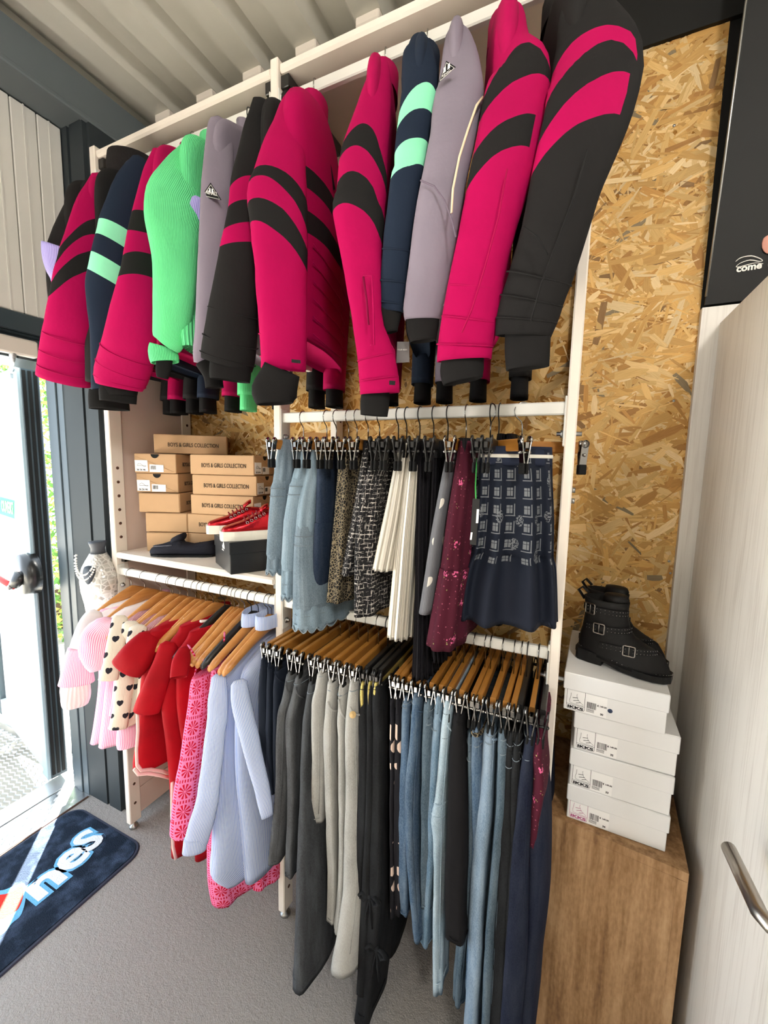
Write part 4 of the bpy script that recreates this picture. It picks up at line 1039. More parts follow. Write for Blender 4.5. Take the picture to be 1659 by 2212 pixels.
def hem_scallop(t, K, T, mat, nsc=16, depth_=.012, z=None):
    """scalloped edging round the last ring"""
    c, h = K[-1], T[-1]; g = Geo(); pts = []
    for j in range(nsc * 6 + 1):
        a = 2 * math.pi * j / (nsc * 6); x, y = sup(a, 2.6)
        pts.append(c + Vector((y * (h.x + .002), -x * (h.y + .002), .004 - depth_ * abs(math.sin(a * nsc / 2)))))
    g.tube(pts, .0022, 5); g.build('scalloped_edging', mat, t)
    g = Geo(); r0 = [c + Vector((sup(2 * math.pi * j / 96, 2.6)[1] * h.x, -sup(2 * math.pi * j / 96, 2.6)[0] * h.y, .01)) for j in range(96)]
    r1 = [p + Vector((0, 0, -.006 - depth_ * abs(math.sin(2 * math.pi * j / 96 * nsc / 2)))) for j, p in enumerate(r0)]
    g.rings([r0, r1], caps=(False, False)); g.build('scalloped_hem', M['den_pale'], t)
def around(K, T, tpos, a0, a1, off=.002, n=14, dz0=0, expo=2.3):
    """points on the cloth's outside at fraction tpos of its length, from angle a0 to a1 (0 = edge facing the shop, 90 = face towards the post)"""
    c, h = cr(K, tpos * (len(K) - 1)), cr(T, tpos * (len(K) - 1)); out = []
    for i in range(n + 1):
        a, b = sup(R_(lerp(a0, a1, i / n)), expo); out.append(c + Vector((b * (h.x + off), -a * (h.y + off), dz0)))
    return out
def pocket(t, K, T, t0, t1, a0, a1, mat, thick=.006, nm='cargo_pocket'):
    g = Geo(); rows = []
    for q in (0, .08, .5, .92, 1):
        off = thick * (0.2 if q in (0, 1) else 1); rows.append(around(K, T, lerp(t0, t1, q), a0, a1, off + .001))
    N = len(rows[0])
    for a, b in zip(rows, rows[1:]):
        for j in range(N - 1):
            i0 = len(g.v); g.v += [a[j], a[j + 1], b[j + 1], b[j]]; g.face((i0, i0 + 1, i0 + 2, i0 + 3))
    o = g.build(nm, mat, t)
    for q in (.1, .2):
        s = Geo(); s.tube(around(K, T, lerp(t0, t1, q), a0 + 3, a1 - 3, thick + .002), .0012, 4); s.build('stitching', M['stitch'], o)
    return o
def stitch(t, K, T, tpos, a0=-95, a1=140, mat=None, r=.0007, nm='stitching', off=.0012):
    g = Geo(); g.tube(around(K, T, tpos, a0, a1, off, 22), r, 4); return g.build(nm, mat or M['stitch'], t)
HS = 'clip hanger of the '
t, K, T = skirt('denim_skirt', 'grey blue denim cargo skirt with gathered waist, first beside the rack post', [(958, 606, .024, .105), (985, 601, .03, .12), (1060, 590, .034, .135), (1150, 583, .036, .145), (1203, 579, .036, .15)], M['den_light'], seed=1.1, hl=HS + 'grey blue cargo skirt beside the post', ripple=(.004, 14), hook=-.742)
pocket(t, K, T, .42, .86, -40, 35, M['den_light']); stitch(t, K, T, .60); stitch(t, K, T, .63); hem_scallop(t, K, T, M['stitch'])
t, K, T = skirt('denim_skirt', 'pale blue denim cargo skirt with scalloped hem, second from the rack post', [(964, 661, .022, .11), (985, 652, .028, .12), (1030, 635, .032, .135), (1110, 619, .034, .14), (1200, 613, .036, .15), (1250, 612, .036, .155)], M['den_pale'], seed=1.9, hl=HS + 'pale blue cargo skirt', ripple=(.004, 13), hook=-.66)
pocket(t, K, T, .40, .80, -30, 60, M['den_pale']); stitch(t, K, T, .88); hem_scallop(t, K, T, M['stitch'])
t, K, T = skirt('denim_skirt', 'longest pale denim cargo skirt with wide scalloped hem under the dark denim one', [(968, 676, .02, .11), (1000, 668, .028, .12), (1070, 650, .034, .14), (1170, 641, .038, .155), (1260, 640, .05, .17), (1300, 639, .055, .175)], M['den_pale'], seed=2.4, hl=HS + 'longest pale denim skirt', ripple=(.004, 12), hook=-.628)
pocket(t, K, T, .50, .82, -60, 70, M['den_light']); stitch(t, K, T, .50); stitch(t, K, T, .86); hem_scallop(t, K, T, M['stitch'], 20)
t, K, T = skirt('denim_skirt', 'dark indigo tiered denim skirt with beige paper label at the waist', [(962, 690, .018, .115), (990, 688, .02, .12), (1110, 684, .022, .125), (1125, 681, .024, .13), (1275, 668, .028, .14)], M['den_dark'], seed=3.0, hl=HS + 'dark indigo tiered skirt', hook=-.587)
stitch(t, K, T, .09); stitch(t, K, T, .49, r=.002, mat=M['den_dark']); stitch(t, K, T, .97)
g = Geo(); P = [at(*q, 1.0) for q in ((727, 966), (738, 967), (740, 1006), (728, 1020), (724, 1005))]; g.prism(P, (0, .0015, 0)); g.build('paper_label', plain('cream_label', 'd9cfb4', .7), t)
t, K, T = skirt('speckled_skirt', 'beige and black speckled skirt with black elastic waist', [(962, 741, .02, .12), (1000, 737, .024, .125), (1120, 727, .03, .135), (1262, 712, .034, .145)], M['leopard'], M['elastic'], seed=3.7, ripple=(.005, 9), hl=HS + 'speckled skirt', hook=-.56, wb=.05)
t, K, T = skirt('tweed_skirt', 'short black and white tweed skirt behind the longer tweed one', [(962, 786, .018, .12), (1000, 781, .022, .125), (1100, 765, .026, .135), (1210, 741, .03, .15)], M['tweed'], M['elastic'], seed=4.4, ripple=(.004, 8), hl=HS + 'short tweed skirt', hook=-.525)
t, K, T = skirt('tweed_skirt', 'longer black and white tweed skirt beside the silver pleated ones', [(962, 814, .018, .12), (1000, 803, .026, .13), (1050, 786, .032, .14), (1140, 771, .036, .15), (1285, 769, .036, .155)], M['tweed'], M['elastic'], seed=5.0, ripple=(.005, 8), hl=HS + 'longer tweed skirt', hook=-.49)
t, K, T = skirt('pleated_skirt', 'shorter silver pleated skirt hanging behind the long silver one', [(962, 864, .018, .12), (1000, 856, .022, .125), (1100, 836, .03, .14), (1202, 813, .034, .15)], M['silver'], M['elastic'], seed=5.9, ripple=(.005, 22), hl=HS + 'shorter silver skirt', hook=-.434, kind='clip_black')
t, K, T = skirt('pleated_skirt', 'long silver pleated skirt ending above the lower rail', [(975, 889, .018, .12), (1010, 881, .024, .125), (1140, 864, .03, .135), (1250, 853, .034, .14), (1332, 845, .036, .145)], M['silver'], M['elastic'], seed=6.4, ripple=(.006, 22), hl=HS + 'long silver skirt', hook=-.41, kind='clip_black')
t, K, T = skirt('pleated_skirt', 'long black velvet pleated skirt hanging lowest of all the skirts', [(962, 914, .016, .11), (1010, 908, .018, .115), (1200, 902, .02, .12), (1330, 900, .024, .13), (1410, 897, .028, .14)], M['velvet'], M['elastic'], seed=7.1, ripple=(.007, 20), hl=HS + 'long velvet skirt', hook=-.373, kind='clip_black')
t, K, T = skirt('pleated_skirt', 'black pleated skirt hidden between the velvet and the grey heart skirt', [(962, 940, .012, .10), (1010, 936, .014, .10), (1200, 930, .016, .11), (1385, 940, .02, .12)], M['velvet'], M['elastic'], seed=7.8, ripple=(.006, 20), hl=HS + 'hidden black pleated skirt', hook=-.335, kind='clip_black')
t, K, T = skirt('heart_skirt', 'grey skirt with small pale hearts beside the burgundy floral one', [(966, 971, .012, .10), (1010, 962, .014, .11), (1034, 957, .018, .12), (1150, 932, .022, .14), (1280, 908, .026, .16)], M['grey_heart'], seed=8.5, hl=HS + 'grey heart skirt', hook=-.297, kind='clip_black')
stitch(t, K, T, .2, r=.002, mat=M['grey_heart'])
t, K, T = skirt('floral_skirt', 'burgundy tiered skirt with pink flower print', [(958, 995, .02, .12), (1010, 987, .024, .13), (1100, 972, .03, .145), (1198, 960, .034, .155), (1208, 957, .038, .16), (1338, 931, .046, .18)], M['burg'], M['elastic'], seed=9.2, ripple=(.004, 11), hl=HS + 'burgundy floral skirt', hook=-.25, wb=.045)
stitch(t, K, T, .62, r=.0025, mat=M['burg'])
for i, (x, y1, lab) in enumerate(((1075, 1345, 'black skirt peeking out beneath the navy plaid one'), (1095, 1310, 'second black skirt behind the navy plaid one'))):
    t, K, T = skirt('plain_skirt', lab, [(945, x, .012, .06), (1150, x - 2, .014, .07), (y1 - 15, x - 6, .016, .075)], M['velvet'], Yc=1.16, seed=9.7 + i, hl=HS + ('black skirt beneath the plaid one', 'second black skirt behind the plaid one')[i], hook=-.19 + .02 * i, kind='clip_black')
# navy plaid skirt turned to face the shop
fx, bx = at(1033, 985, .985), at(1193, 962, 1.035)
d = Vector((bx.x - fx.x, bx.y - fx.y, 0)); L = d.length; yaw = math.degrees(math.atan2(-d.x, d.y)) 
c = (fx + bx) / 2; zt = c.z + .004
t = thing('plaid_skirt', 'navy tulle plaid skirt with white striped waistband, turned towards the shop', 'skirt', (c.x, c.y, zt), SG)
hl_ = L / 2
rows = [(zt, -hl_, hl_, .03), (zt - .04, -hl_ - .003, hl_ + .003, .034), (zt - .07, -hl_ - .004, hl_ + .004, .044), (zt - .16, -hl_ - .012, hl_ + .006, .048), (zt - .235, -hl_ - .016, hl_ + .010, .048), (zt - .252, -hl_ - .018, hl_ + .014, .044), (zt - .275, -hl_ - .024, hl_ + .024, .060), (zt - .33, -hl_ - .03, hl_ + .035, .074), (zt - .40, -hl_ - .036, hl_ + .042, .086)]
slab(c.x, yaw, rows, n=34, m=120, ripple=(.02, 10), seed=2.2, y0=c.y, amp=.003).build('skirt_body', M['plaid'], t)
slab(c.x, yaw, [(zt + .005, -hl_, hl_, .031), (zt - .038, -hl_ - .003, hl_ + .003, .036)], n=4, m=50, y0=c.y, amp=.001, closed=False).build('waistband', M['navy_knit'], t)
slab(c.x, yaw, [(zt - .013, -hl_ - .002, hl_ + .002, .0345), (zt - .021, -hl_ - .003, hl_ + .003, .036)], n=2, m=50, y0=c.y, amp=0, closed=False).build('white_stripe', plain('white_elastic', 'dcd8cc', .7), t)
o = hang('clip_wood', at(1131, 880, RODY).x, 'mid', yaw * .92, HS + 'navy plaid skirt turned to face the shop', 'clip hangers of the skirts')
hang('clip_wood', at(1062, 880, RODY).x, 'mid', 40, 'clip hanger with bare wooden bar between burgundy and plaid skirts', 'clip hangers of the skirts')
g = Geo(); P = [at(*q, .80) for q in ((1021, 1077), (1036, 1078), (1028, 1178), (1015, 1176))]; g.prism(P, (.0, .004, 0)); o = g.build('hang_tag', M['black_card'], None); tag(o, 'black card hang tag on a green string between the burgundy and plaid skirts', 'tag')
g = Geo(); P = [at(*q, .799) for q in ((1030, 1100), (1035, 1100), (1033, 1130), (1028, 1130))]; g.prism(P, (0, -.0005, 0)); g.build('barcode_label', M['label_white'], o)
g = Geo(); P = [at(*q, .799) for q in ((1017, 1150), (1021, 1150), (1019, 1166), (1015, 1166))]; g.prism(P, (0, -.0005, 0)); g.build('barcode_label', M['label_white'], o)
g = Geo(); g.tube([at(1028, 1078, .802), at(1027, 1050, .83), at(1030, 990, .90)], .0015, 5); g.build('green_string', plain('green_string', '3f9a4a', .6), o)

# ------------------------------------------------------------------ trousers on the lower rail
TG = 'trousers on the lower rail'
M['chino_navy'] = fabric('navy_twill', '171d29', .85, vary=.25); M['grey_den'] = denim('charcoal_denim', '434345', .10); M['grey_den2'] = denim('dark_grey_denim', '37383b', .08)
M['lgrey'] = denim('light_grey_twill', '9d9b96', .12); M['blk_den'] = denim('black_denim', '161618', .02); M['mid_den'] = denim('mid_blue_denim', '354d66', .22); M['mid_den2'] = denim('faded_blue_denim', '4d687e', .3)
M['ice_den'] = denim('ice_blue_denim', '8fa5b4', .55); M['stone_den'] = denim('stone_blue_denim', '667a8e', .3); M['slate_den'] = denim('slate_denim', '3a4b58', .16); M['indigo'] = denim('indigo_denim', '161b2d', .03)
M['blk_twill'] = fabric('black_twill', '121113', .85, vary=.2)
k = Mt('gold_glitter', .35, .6, metal=.7); nz = k.voro(k.obj(), 700, out='Color'); k.color(k.mix(k.noise(k.obj(), 500, 2), lin('7d6a2c'), lin('d8c878'))); k.bump(k.noise(k.obj(), 700, 2), .6, .001); M['gold'] = k.m
k = Mt('beige_spotted_black', .8, .15); u, v, vec = k.uv(); k.color(k.mix(k.f('LESS_THAN', k.voro(vec, 19, rand=.9), .36), lin('17161b'), lin('cdb5a6'))); M['spot'] = k.m
def pants(label, rows, mat, mat_w=None, Yc=.955, top=None, ay2=None, kind='clip_wood', hl='', seed=1.0, back_dz=.01, back_dx=.0, wb=.034, seams=True, amp=.004, hook=None, flare=1.0, wmat=None):
    """rows (y, x, ax, ay): first outline edge of the leg nearest the shop; the second leg hangs behind it"""
    g, K, T = fold(rows, Yc, n=48, m=30, seed=seed, amp=amp, freq=8, expo=3.0, ripple=(.0032, 5)); g.wrinkle(.0016, 30, seed + 2, (1, 1, .7))
    t = thing('trousers', label, 'trousers', (K[0].x, RODY, K[0].z), TG)
    g.build('leg', mat, t)
    K2 = [Vector((k_.x + back_dx * i / max(1, len(K) - 1), 2 * RODY - k_.y, k_.z + back_dz * i / max(1, len(K) - 1))) for i, k_ in enumerate(K)]
    column(K2, T, n=26, m=18, seed=seed + 4, amp=amp, expo=3.0).build('leg', mat, t)
    x0, z0 = K[0].x, K[0].z; ax, ay = T[0].x, T[0].y; half = RODY - Yc + ay
    xb, _ = (cr(K, .35).x, 0)
    dxw = (K[1].x - K[0].x) / max(.001, K[0].z - K[1].z)
    Kw = [Vector((x0, RODY, z0 + .008)), Vector((x0 + dxw * .004, RODY, z0 - wb * .3)), Vector((x0 + dxw * wb, RODY, z0 - wb))]
    column(Kw, [Vector((ax * .8, half, 0)), Vector((ax * 1.0 + .002, half + .004, 0)), Vector((ax + .003, half + .004, 0))], n=6, m=34, amp=.002, freq=22, seed=seed, ripple=(.0012, 19)).build('waistband', wmat or mat, t)
    if seams:
        stitch(t, K, T, .06, -80, 95, mat=M['stitch'] if seams == 'pale' else mat, r=.0012)
        p = []
        for i in range(14): p += around(K, T, .08 + .86 * i / 13, 28, 28, .0015, 1)[:1]
        g = Geo(); g.tube(p, .0014, 4); g.build('side_seam', mat, t)
        stitch(t, K, T, .965, -90, 100, mat=mat, r=.0015)
    hang(kind, x0 if hook is None else hook, 'low', 0, hl, 'clip hangers of the trousers')
    return t, K, T
def welt(t, K, T, t0, t1, a0, a1, mat, bulge=.006):
    """slanted pocket opening standing off the cloth"""
    g = Geo(); p = []
    for i in range(9):
        q = i / 8; b = around(K, T, lerp(t0, t1, q), lerp(a0, a1, q), lerp(a0, a1, q), .001 + bulge * math.sin(q * math.pi), 1)[0]; p.append(b)
    g.tube(p, .0028, 6); g.build('pocket_edge', mat, t)
HP = 'clip hanger of the '
A = .016
pants('navy trousers, first pair on the lower rail beside the blue striped shirts', [(1395, 566, .012, .075), (1455, 562, .015, .085), (1540, 563, .014, .075), (1620, 564, .014, .06)], M['chino_navy'], hl=HP + 'first navy trousers', seed=1.3)
t, K, T = pants('longer navy trousers, second pair beside the blue striped shirts', [(1405, 579, .012, .075), (1455, 576, .015, .085), (1560, 573, .015, .08), (1676, 582, .016, .055)], M['chino_navy'], hl=HP + 'second navy trousers', seed=1.9)
t, K, T = pants('navy trousers with curved open pocket, third navy pair', [(1415, 594, .013, .075), (1460, 590, .018, .085), (1560, 590, .016, .08), (1670, 594, .016, .06)], M['chino_navy'], hl=HP + 'third navy trousers', seed=2.5); welt(t, K, T, .08, .26, 10, 60, M['chino_navy'])
t, K, T = pants('charcoal denim trousers with narrow hem, next to the navy pairs', [(1425, 622, .013, .075), (1470, 612, .016, .085), (1510, 602, .017, .085), (1640, 597, .018, .08), (1740, 590, .018, .075), (1812, 583, .018, .07)], M['grey_den'], hl=HP + 'charcoal trousers next to the navy pairs', seed=3.1, seams='pale'); welt(t, K, T, .06, .16, -10, 40, M['grey_den'])
t, K, T = pants('charcoal denim trousers with turned hem, beside the wide grey pair', [(1432, 639, .014, .075), (1475, 628, .016, .085), (1525, 618, .017, .085), (1640, 622, .016, .08), (1760, 620, .016, .07), (1848, 617, .016, .06)], M['grey_den'], hl=HP + 'charcoal trousers with turned hem', seed=3.8, seams='pale'); welt(t, K, T, .08, .2, 10, 60, M['grey_den'])
t, K, T = pants('wide flared dark grey denim trousers hanging in front', [(1445, 668, .014, .075), (1510, 657, .017, .085), (1590, 651, .02, .085), (1660, 648, .022, .09), (1820, 641, .03, .115), (1995, 634, .038, .14)], M['grey_den2'], hl=HP + 'wide dark grey trousers', seed=4.4, seams='pale', back_dz=.03)
t, K, T = pants('light grey cropped trousers, shortest of the pale pairs', [(1422, 689, .014, .075), (1450, 684, .016, .08), (1490, 677, .018, .085), (1600, 678, .018, .075), (1735, 676, .018, .06)], M['lgrey'], hl=HP + 'light grey cropped trousers', seed=5.2, seams='pale', wb=.045)
t, K, T = pants('light grey trousers with slanted pocket, second pale pair', [(1440, 711, .014, .075), (1500, 705, .016, .085), (1560, 703, .017, .08), (1720, 708, .016, .07), (1860, 712, .016, .06), (1945, 710, .016, .055)], M['lgrey'], hl=HP + 'second light grey trousers', seed=5.9, seams='pale'); welt(t, K, T, .12, .2, 0, 55, M['lgrey'])
t, K, T = pants('light grey trousers with long open pocket, third pale pair', [(1450, 733, .014, .075), (1510, 728, .017, .085), (1560, 730, .017, .08), (1720, 734, .017, .07), (1880, 730, .017, .07), (1950, 724, .018, .07)], M['lgrey'], hl=HP + 'third light grey trousers', seed=6.5, seams='pale'); welt(t, K, T, .08, .22, 0, 50, M['lgrey'])
t, K, T = pants('pale grey wide trousers with round button on the pocket flap', [(1440, 758, .014, .075), (1490, 754, .02, .088), (1545, 751, .024, .09), (1640, 753, .026, .085), (1740, 751, .028, .09), (1850, 746, .034, .105), (1975, 722, .042, .13)], M['lgrey'], hl=HP + 'pale grey wide trousers', seed=7.2, seams='pale', wb=.045); welt(t, K, T, .14, .23, 0, 75, M['lgrey'], .008)
g = Geo(); b_ = at(762, 1544, .86); n_ = (EYE - b_).normalized(); g.tube([b_ - n_ * .01, b_ + n_ * .004], .0085, 18); g.ball(b_ + n_ * .004, .003, 8, 5); g.build('button', plain('yellow_button', 'cfae78', .5), t)
for i, (x, lab) in enumerate(((780, 'black denim trousers with gold glitter waist, first of three'), (796, 'black denim trousers with gold glitter waist, behind the tied pair'), (809, 'long black denim trousers with gold glitter waist and tied bows at the hems'))):
    y1 = (2010, 2060, 2125)[i]; xb = (768, 775, 772)[i]
    t, K, T = pants(lab, [(1446, x, .014, .075), (1480, x - 1, .016, .08), (1560, x, .017, .085), (1700, x - 4, .02, .085), (1900, x - 20 + 6 * i, .024, .09), (y1, xb, .026, .085)], M['blk_den'], hl=HP + ('first gold waisted black trousers', 'second gold waisted black trousers', 'tied gold waisted black trousers')[i], seed=8.0 + i, wmat=M['gold'], kind='clip_black', wb=.06)
    if i: 
        c0 = at((790, 800, 815)[i], (1900, 1935, 2050)[i], .875); g = Geo()
        for s in (-1, 1):
            g.tube([c0, c0 + Vector((s * .018, -.008, .012)), c0 + Vector((s * .030, -.006, -.002)), c0 + Vector((s * .016, -.008, -.010)), c0], [.004, .007, .008, .007, .004], 8, flat=.6)
            g.tube([c0, c0 + Vector((s * .006, -.008, -.04)), c0 + Vector((s * .010, -.004, -.085))], .006, 8, flat=.5)
        g.ball(c0, .009, 10, 6); g.build('tied_bow', M['blk_den'], t)
for i, x in enumerate((846, 857)):
    t, K, T = pants(('black leggings with beige spots, first strip beside the gold waists', 'black leggings with beige spots, beside the blue jeans')[i], [(1476, x, .010, .075), (1540, x - 1, .011, .08), (1700, x - 1, .011, .07), (1932, x - 2, .010, .055)], M['spot'], hl=HP + ('first spotted leggings', 'spotted leggings beside the jeans')[i], seed=11 + i, seams=False)
JD = [('mid blue jeans, first pair beside the spotted leggings', [(1480, 874, .012, .075), (1500, 871, .013, .08), (1609, 869, .015, .08), (1720, 866, .016, .075), (1850, 867, .015, .065), (1935, 868, .014, .05)], 'mid_den', 'clip_wood'),
 ('mid blue jeans with coin pocket, second pair beside the spotted leggings', [(1470, 894, .013, .075), (1510, 891, .015, .085), (1570, 888, .018, .085), (1633, 881, .02, .085), (1740, 879, .02, .08), (1870, 888, .018, .07), (1978, 897, .016, .06)], 'mid_den', 'clip_wood'),
 ('dark blue jeans tucked between two faded pairs', [(1484, 923, .012, .075), (1560, 920, .015, .08), (1694, 916, .016, .075), (1800, 915, .015, .07), (1915, 914, .014, .055)], 'slate_den', 'clip_wood'),
 ('faded blue slim jeans beside the ice blue pair', [(1474, 944, .012, .075), (1561, 934, .015, .08), (1706, 926, .016, .075), (1820, 923, .015, .065), (1930, 916, .014, .055), (1997, 913, .014, .05)], 'mid_den2', 'clip_wood'),
 ('ice blue jeans with folded knee cuff, palest pair on the rail', [(1482, 963, .013, .07), (1537, 956, .015, .075), (1609, 950, .016, .075), (1675, 943, .018, .075), (1712, 937, .021, .085), (1745, 939, .019, .075), (1830, 941, .015, .06), (1960, 940, .014, .05), (2110, 938, .013, .04)], 'ice_den', 'clip_wood'),
 ('wide black twill trousers with gathered seam, beside the ice blue jeans', [(1505, 987, .014, .075), (1560, 982, .02, .085), (1625, 977, .026, .09), (1750, 972, .03, .095), (1860, 970, .03, .095), (1950, 972, .028, .09)], 'blk_twill', 'clip_wood'),
 ('slim slate blue jeans hanging low beside the black twill pair', [(1552, 1013, .011, .07), (1620, 1012, .013, .075), (1740, 1013, .014, .07), (1900, 1003, .014, .06), (2040, 990, .013, .05), (2130, 983, .013, .04)], 'slate_den', 'clip_wood'),
 ('blue jeans with studded glittery waist, behind the stone blue pair', [(1540, 1026, .011, .075), (1600, 1024, .014, .08), (1760, 1024, .015, .075), (1940, 1016, .014, .06), (2090, 1010, .013, .05)], 'mid_den', 'clip_wood'),
 ('stone blue straight jeans reaching the floor end of the rack', [(1545, 1053, .014, .07), (1560, 1050, .016, .075), (1609, 1046, .018, .08), (1706, 1037, .02, .085), (1800, 1029, .02, .085), (1930, 1021, .02, .085), (2058, 1014, .02, .085), (2240, 1006, .02, .085)], 'stone_den', 'clip_wood'),
 ('slate blue straight jeans behind the stone blue pair', [(1545, 1081, .013, .07), (1600, 1077, .015, .08), (1700, 1072, .017, .085), (1899, 1057, .018, .085), (2060, 1048, .018, .085), (2230, 1038, .018, .085)], 'slate_den', 'clip_wood'),
 ('black jeans between the slate and the indigo pair', [(1549, 1098, .013, .07), (1633, 1090, .015, .08), (1750, 1084, .017, .085), (1940, 1074, .018, .085), (2060, 1068, .018, .085), (2230, 1057, .018, .085)], 'blk_den', 'clip_wood'),
 ('black slim jeans tucked behind the indigo pair', [(1552, 1112, .012, .07), (1640, 1105, .014, .08), (1800, 1098, .016, .08), (2000, 1088, .016, .08), (2200, 1078, .016, .08)], 'blk_den', 'clip_black'),
 ('dark indigo wide jeans with pale topstitching, near the end post', [(1535, 1138, .013, .065), (1600, 1127, .016, .075), (1657, 1118, .018, .08), (1740, 1110, .022, .085), (1938, 1098, .026, .09), (2137, 1081, .028, .09), (2240, 1073, .028, .09)], 'indigo', 'clip_wood'),
 ('burgundy floral trousers near the end post', [(1530, 1163, .011, .06), (1585, 1155, .013, .075), (1657, 1154, .015, .075), (1740, 1142, .014, .07), (1830, 1131, .013, .06), (1956, 1129, .010, .04)], 'burg', 'clip_black')]
for i, (lab, rows, m_, kd) in enumerate(JD):
    t, K, T = pants(lab, rows, M[m_], hl=HP + lab.split(',')[0].replace(' hanging low beside the black twill pair', '').replace(' reaching the floor end of the rack', ''), seed=14.3 + i * .83, seams='pale' if 'den' in m_ or m_ == 'indigo' else bool(m_ != 'burg'), kind=kd)
    if 'den' in m_ or m_ == 'indigo':
        stitch(t, K, T, .15, -60, 80, r=.0011); welt(t, K, T, .10, .17, 20, 80, M[m_], .003)
    if m_ == 'ice_den':
        stitch(t, K, T, .40, -90, 90, mat=M['ice_den'], r=.004, nm='folded_cuff'); stitch(t, K, T, .47, -90, 90, mat=M['ice_den'], r=.003, nm='folded_cuff')
    if m_ == 'burg':
        g = Geo(); P = [at(*q, .90) for q in ((1164, 1566), (1174, 1562), (1179, 1572), (1169, 1580))]; g.prism(P, (0, .001, 0)); g.build('paper_label', M['label_white'], t)
    if 'glittery' in lab: stitch(t, K, T, .03, -80, 95, mat=M['leopard'], r=.006, nm='studded_trim')
# widest pair behind, its leg filling the gap before the post
Yw = .98
K = [Vector((at(x, y, Yw).x, Yw, at(x, y, Yw).z)) for x, y in ((1152, 1560), (1160, 1640), (1162, 1740), (1160, 1900), (1148, 2020), (1140, 2100), (1128, 2200), (1120, 2260))]
T = [Vector((a, b, 0)) for a, b in ((.014, .08), (.022, .085), (.030, .09), (.030, .09), (.028, .09), (.03, .09), (.03, .09), (.03, .09))]
t = thing('trousers', 'navy barrel leg jeans bulging against the end post', 'trousers', tuple(K[0]), TG)
column(K, T, n=44, seed=31.2, amp=.003).build('leg', M['indigo'], t)
column([Vector((k_.x, 2 * RODY - Yw + .06, k_.z)) for k_ in K], T, n=26, m=18, seed=32.2).build('leg', M['indigo'], t)
column([K[0] + Vector((0, .07, .006)), K[0] + Vector((.004, .07, -.034))], [Vector((.013, .15, 0)), Vector((.016, .155, 0))], n=4, m=30, seed=31).build('waistband', M['indigo'], t)
stitch(t, K, T, .10, -20, 110, r=.0013); stitch(t, K, T, .125, -20, 110, r=.0013)
hang('clip_black', K[0].x, 'low', 0, HP + 'navy barrel leg jeans by the end post', 'clip hangers of the trousers')

# ------------------------------------------------------------------ tops and dresses on the lower rail beside the entrance
def eyelet(name, base, ink):
    k = Mt(name, .88, .15); u, v, vec = k.uv(); o = k.obj()
    sc = 17.0; x = k.f('MULTIPLY', u, sc); y = k.f('MULTIPLY', v, sc)
    fx = k.f('SUBTRACT', k.f('FRACT', x), .5); fy = k.f('SUBTRACT', k.f('FRACT', y), .5)
    r = k.f('SQRT', k.f('ADD', k.f('MULTIPLY', fx, fx), k.f('MULTIPLY', fy, fy))); th = k.f('ARCTAN2', fy, fx)
    star = k.f('LESS_THAN', r, k.f('MULTIPLY', k.f('GREATER_THAN', k.f('COSINE', k.f('MULTIPLY', th, 10)), -.1), .36))
    star = k.f('MULTIPLY', star, k.f('GREATER_THAN', r, .05))
    dots = k.f('MULTIPLY', k.f('LESS_THAN', k.f('SUBTRACT', .5, k.f('ABSOLUTE', fy)), .07), k.f('GREATER_THAN', k.f('SINE', k.f('MULTIPLY', u, sc * 44)), .1))
    dots2 = k.f('MULTIPLY', k.f('LESS_THAN', k.f('SUBTRACT', .5, k.f('ABSOLUTE', fx)), .06), k.f('GREATER_THAN', k.f('SINE', k.f('MULTIPLY', v, sc * 44)), .1))
    m = k.f('MAXIMUM', star, k.f('MAXIMUM', dots, dots2)); nz = k.noise(o, 8, 4)
    k.color(k.mix(m, k.mix(nz, tuple(q * .85 for q in lin(base)), lin(base)), lin(ink))); k.bump(k.f('SUBTRACT', k.noise(o, 60, 4), k.f('MULTIPLY', m, .5)), .3, .002); return k.m
M['pink_stripe'] = cloth_lines('pink_white_stripe', 'fbe9f2', 'ee8fbe', 1150); M['white_cot'] = fabric('white_cotton', 'f1ebec', .85, vary=.04); M['puff'] = fabric('pale_pink_cotton', 'f4e3e6', .85, vary=.05, rib=500)
M['cream_heart'] = hearts('cream_heart_rib', 'eee3d3', '2d2c35', 21.0); M['red_vel'] = fabric('red_velour', '9c0414', .7, vary=.45, bump=.45, bscale=22); M['cream'] = fabric('cream_trim', 'f0dcd2', .8, vary=.04)
M['eyelet'] = eyelet('pink_red_eyelet', 'ee7fae', 'c3122f'); M['blue_stripe'] = cloth_lines('blue_white_stripe', 'd3d9e6', '7494d8', 1500, sharp=.3); M['smock'] = fabric('pink_smocking', 'e9aeb6', .85, rib=900, bump=.8)
OG = 'tops and dresses beside the entrance'
def top_body(hx, rows, ax, m=40, n=34, seed=1.0, amp=.004, back=.17, ripple=(0, 0), freq=8):
    """body of a garment on its hanger plane: rows (y, x) of the outline edge towards the shop, back half fixed"""
    K = []; 
    out = []
    for r in rows:
        py, px = r[0], r[1]; a = r[2] if len(r) > 2 else ax; bk = r[3] if len(r) > 3 else back
        d = ray(px, py); 
        # the plane x = hx - a*.6 cuts the sight line at the outline edge
        xx = hx - a * .55; q = EYE + d * (xx / d.x); out.append((q.z, -bk, max(.02, RODY - q.y), a))
    return slab(hx, 0, out, n=n, m=m, seed=seed, amp=amp, expo=2.3, ripple=ripple, freq=freq), out
HT = 'wooden hanger of the '
def topg(name, label, cat, hx, rows, ax, mat, hl, seed, hk='wood', yaw=0, **kw):
    t = thing(name, label, cat, (hx, RODY, 1.0), OG); g, out = top_body(hx, rows, ax, seed=seed, **kw); g.build('body', mat, t)
    if hl: hang(hk, hx, 'low', yaw, hl, 'shirt hangers by the entrance')
    return t, out
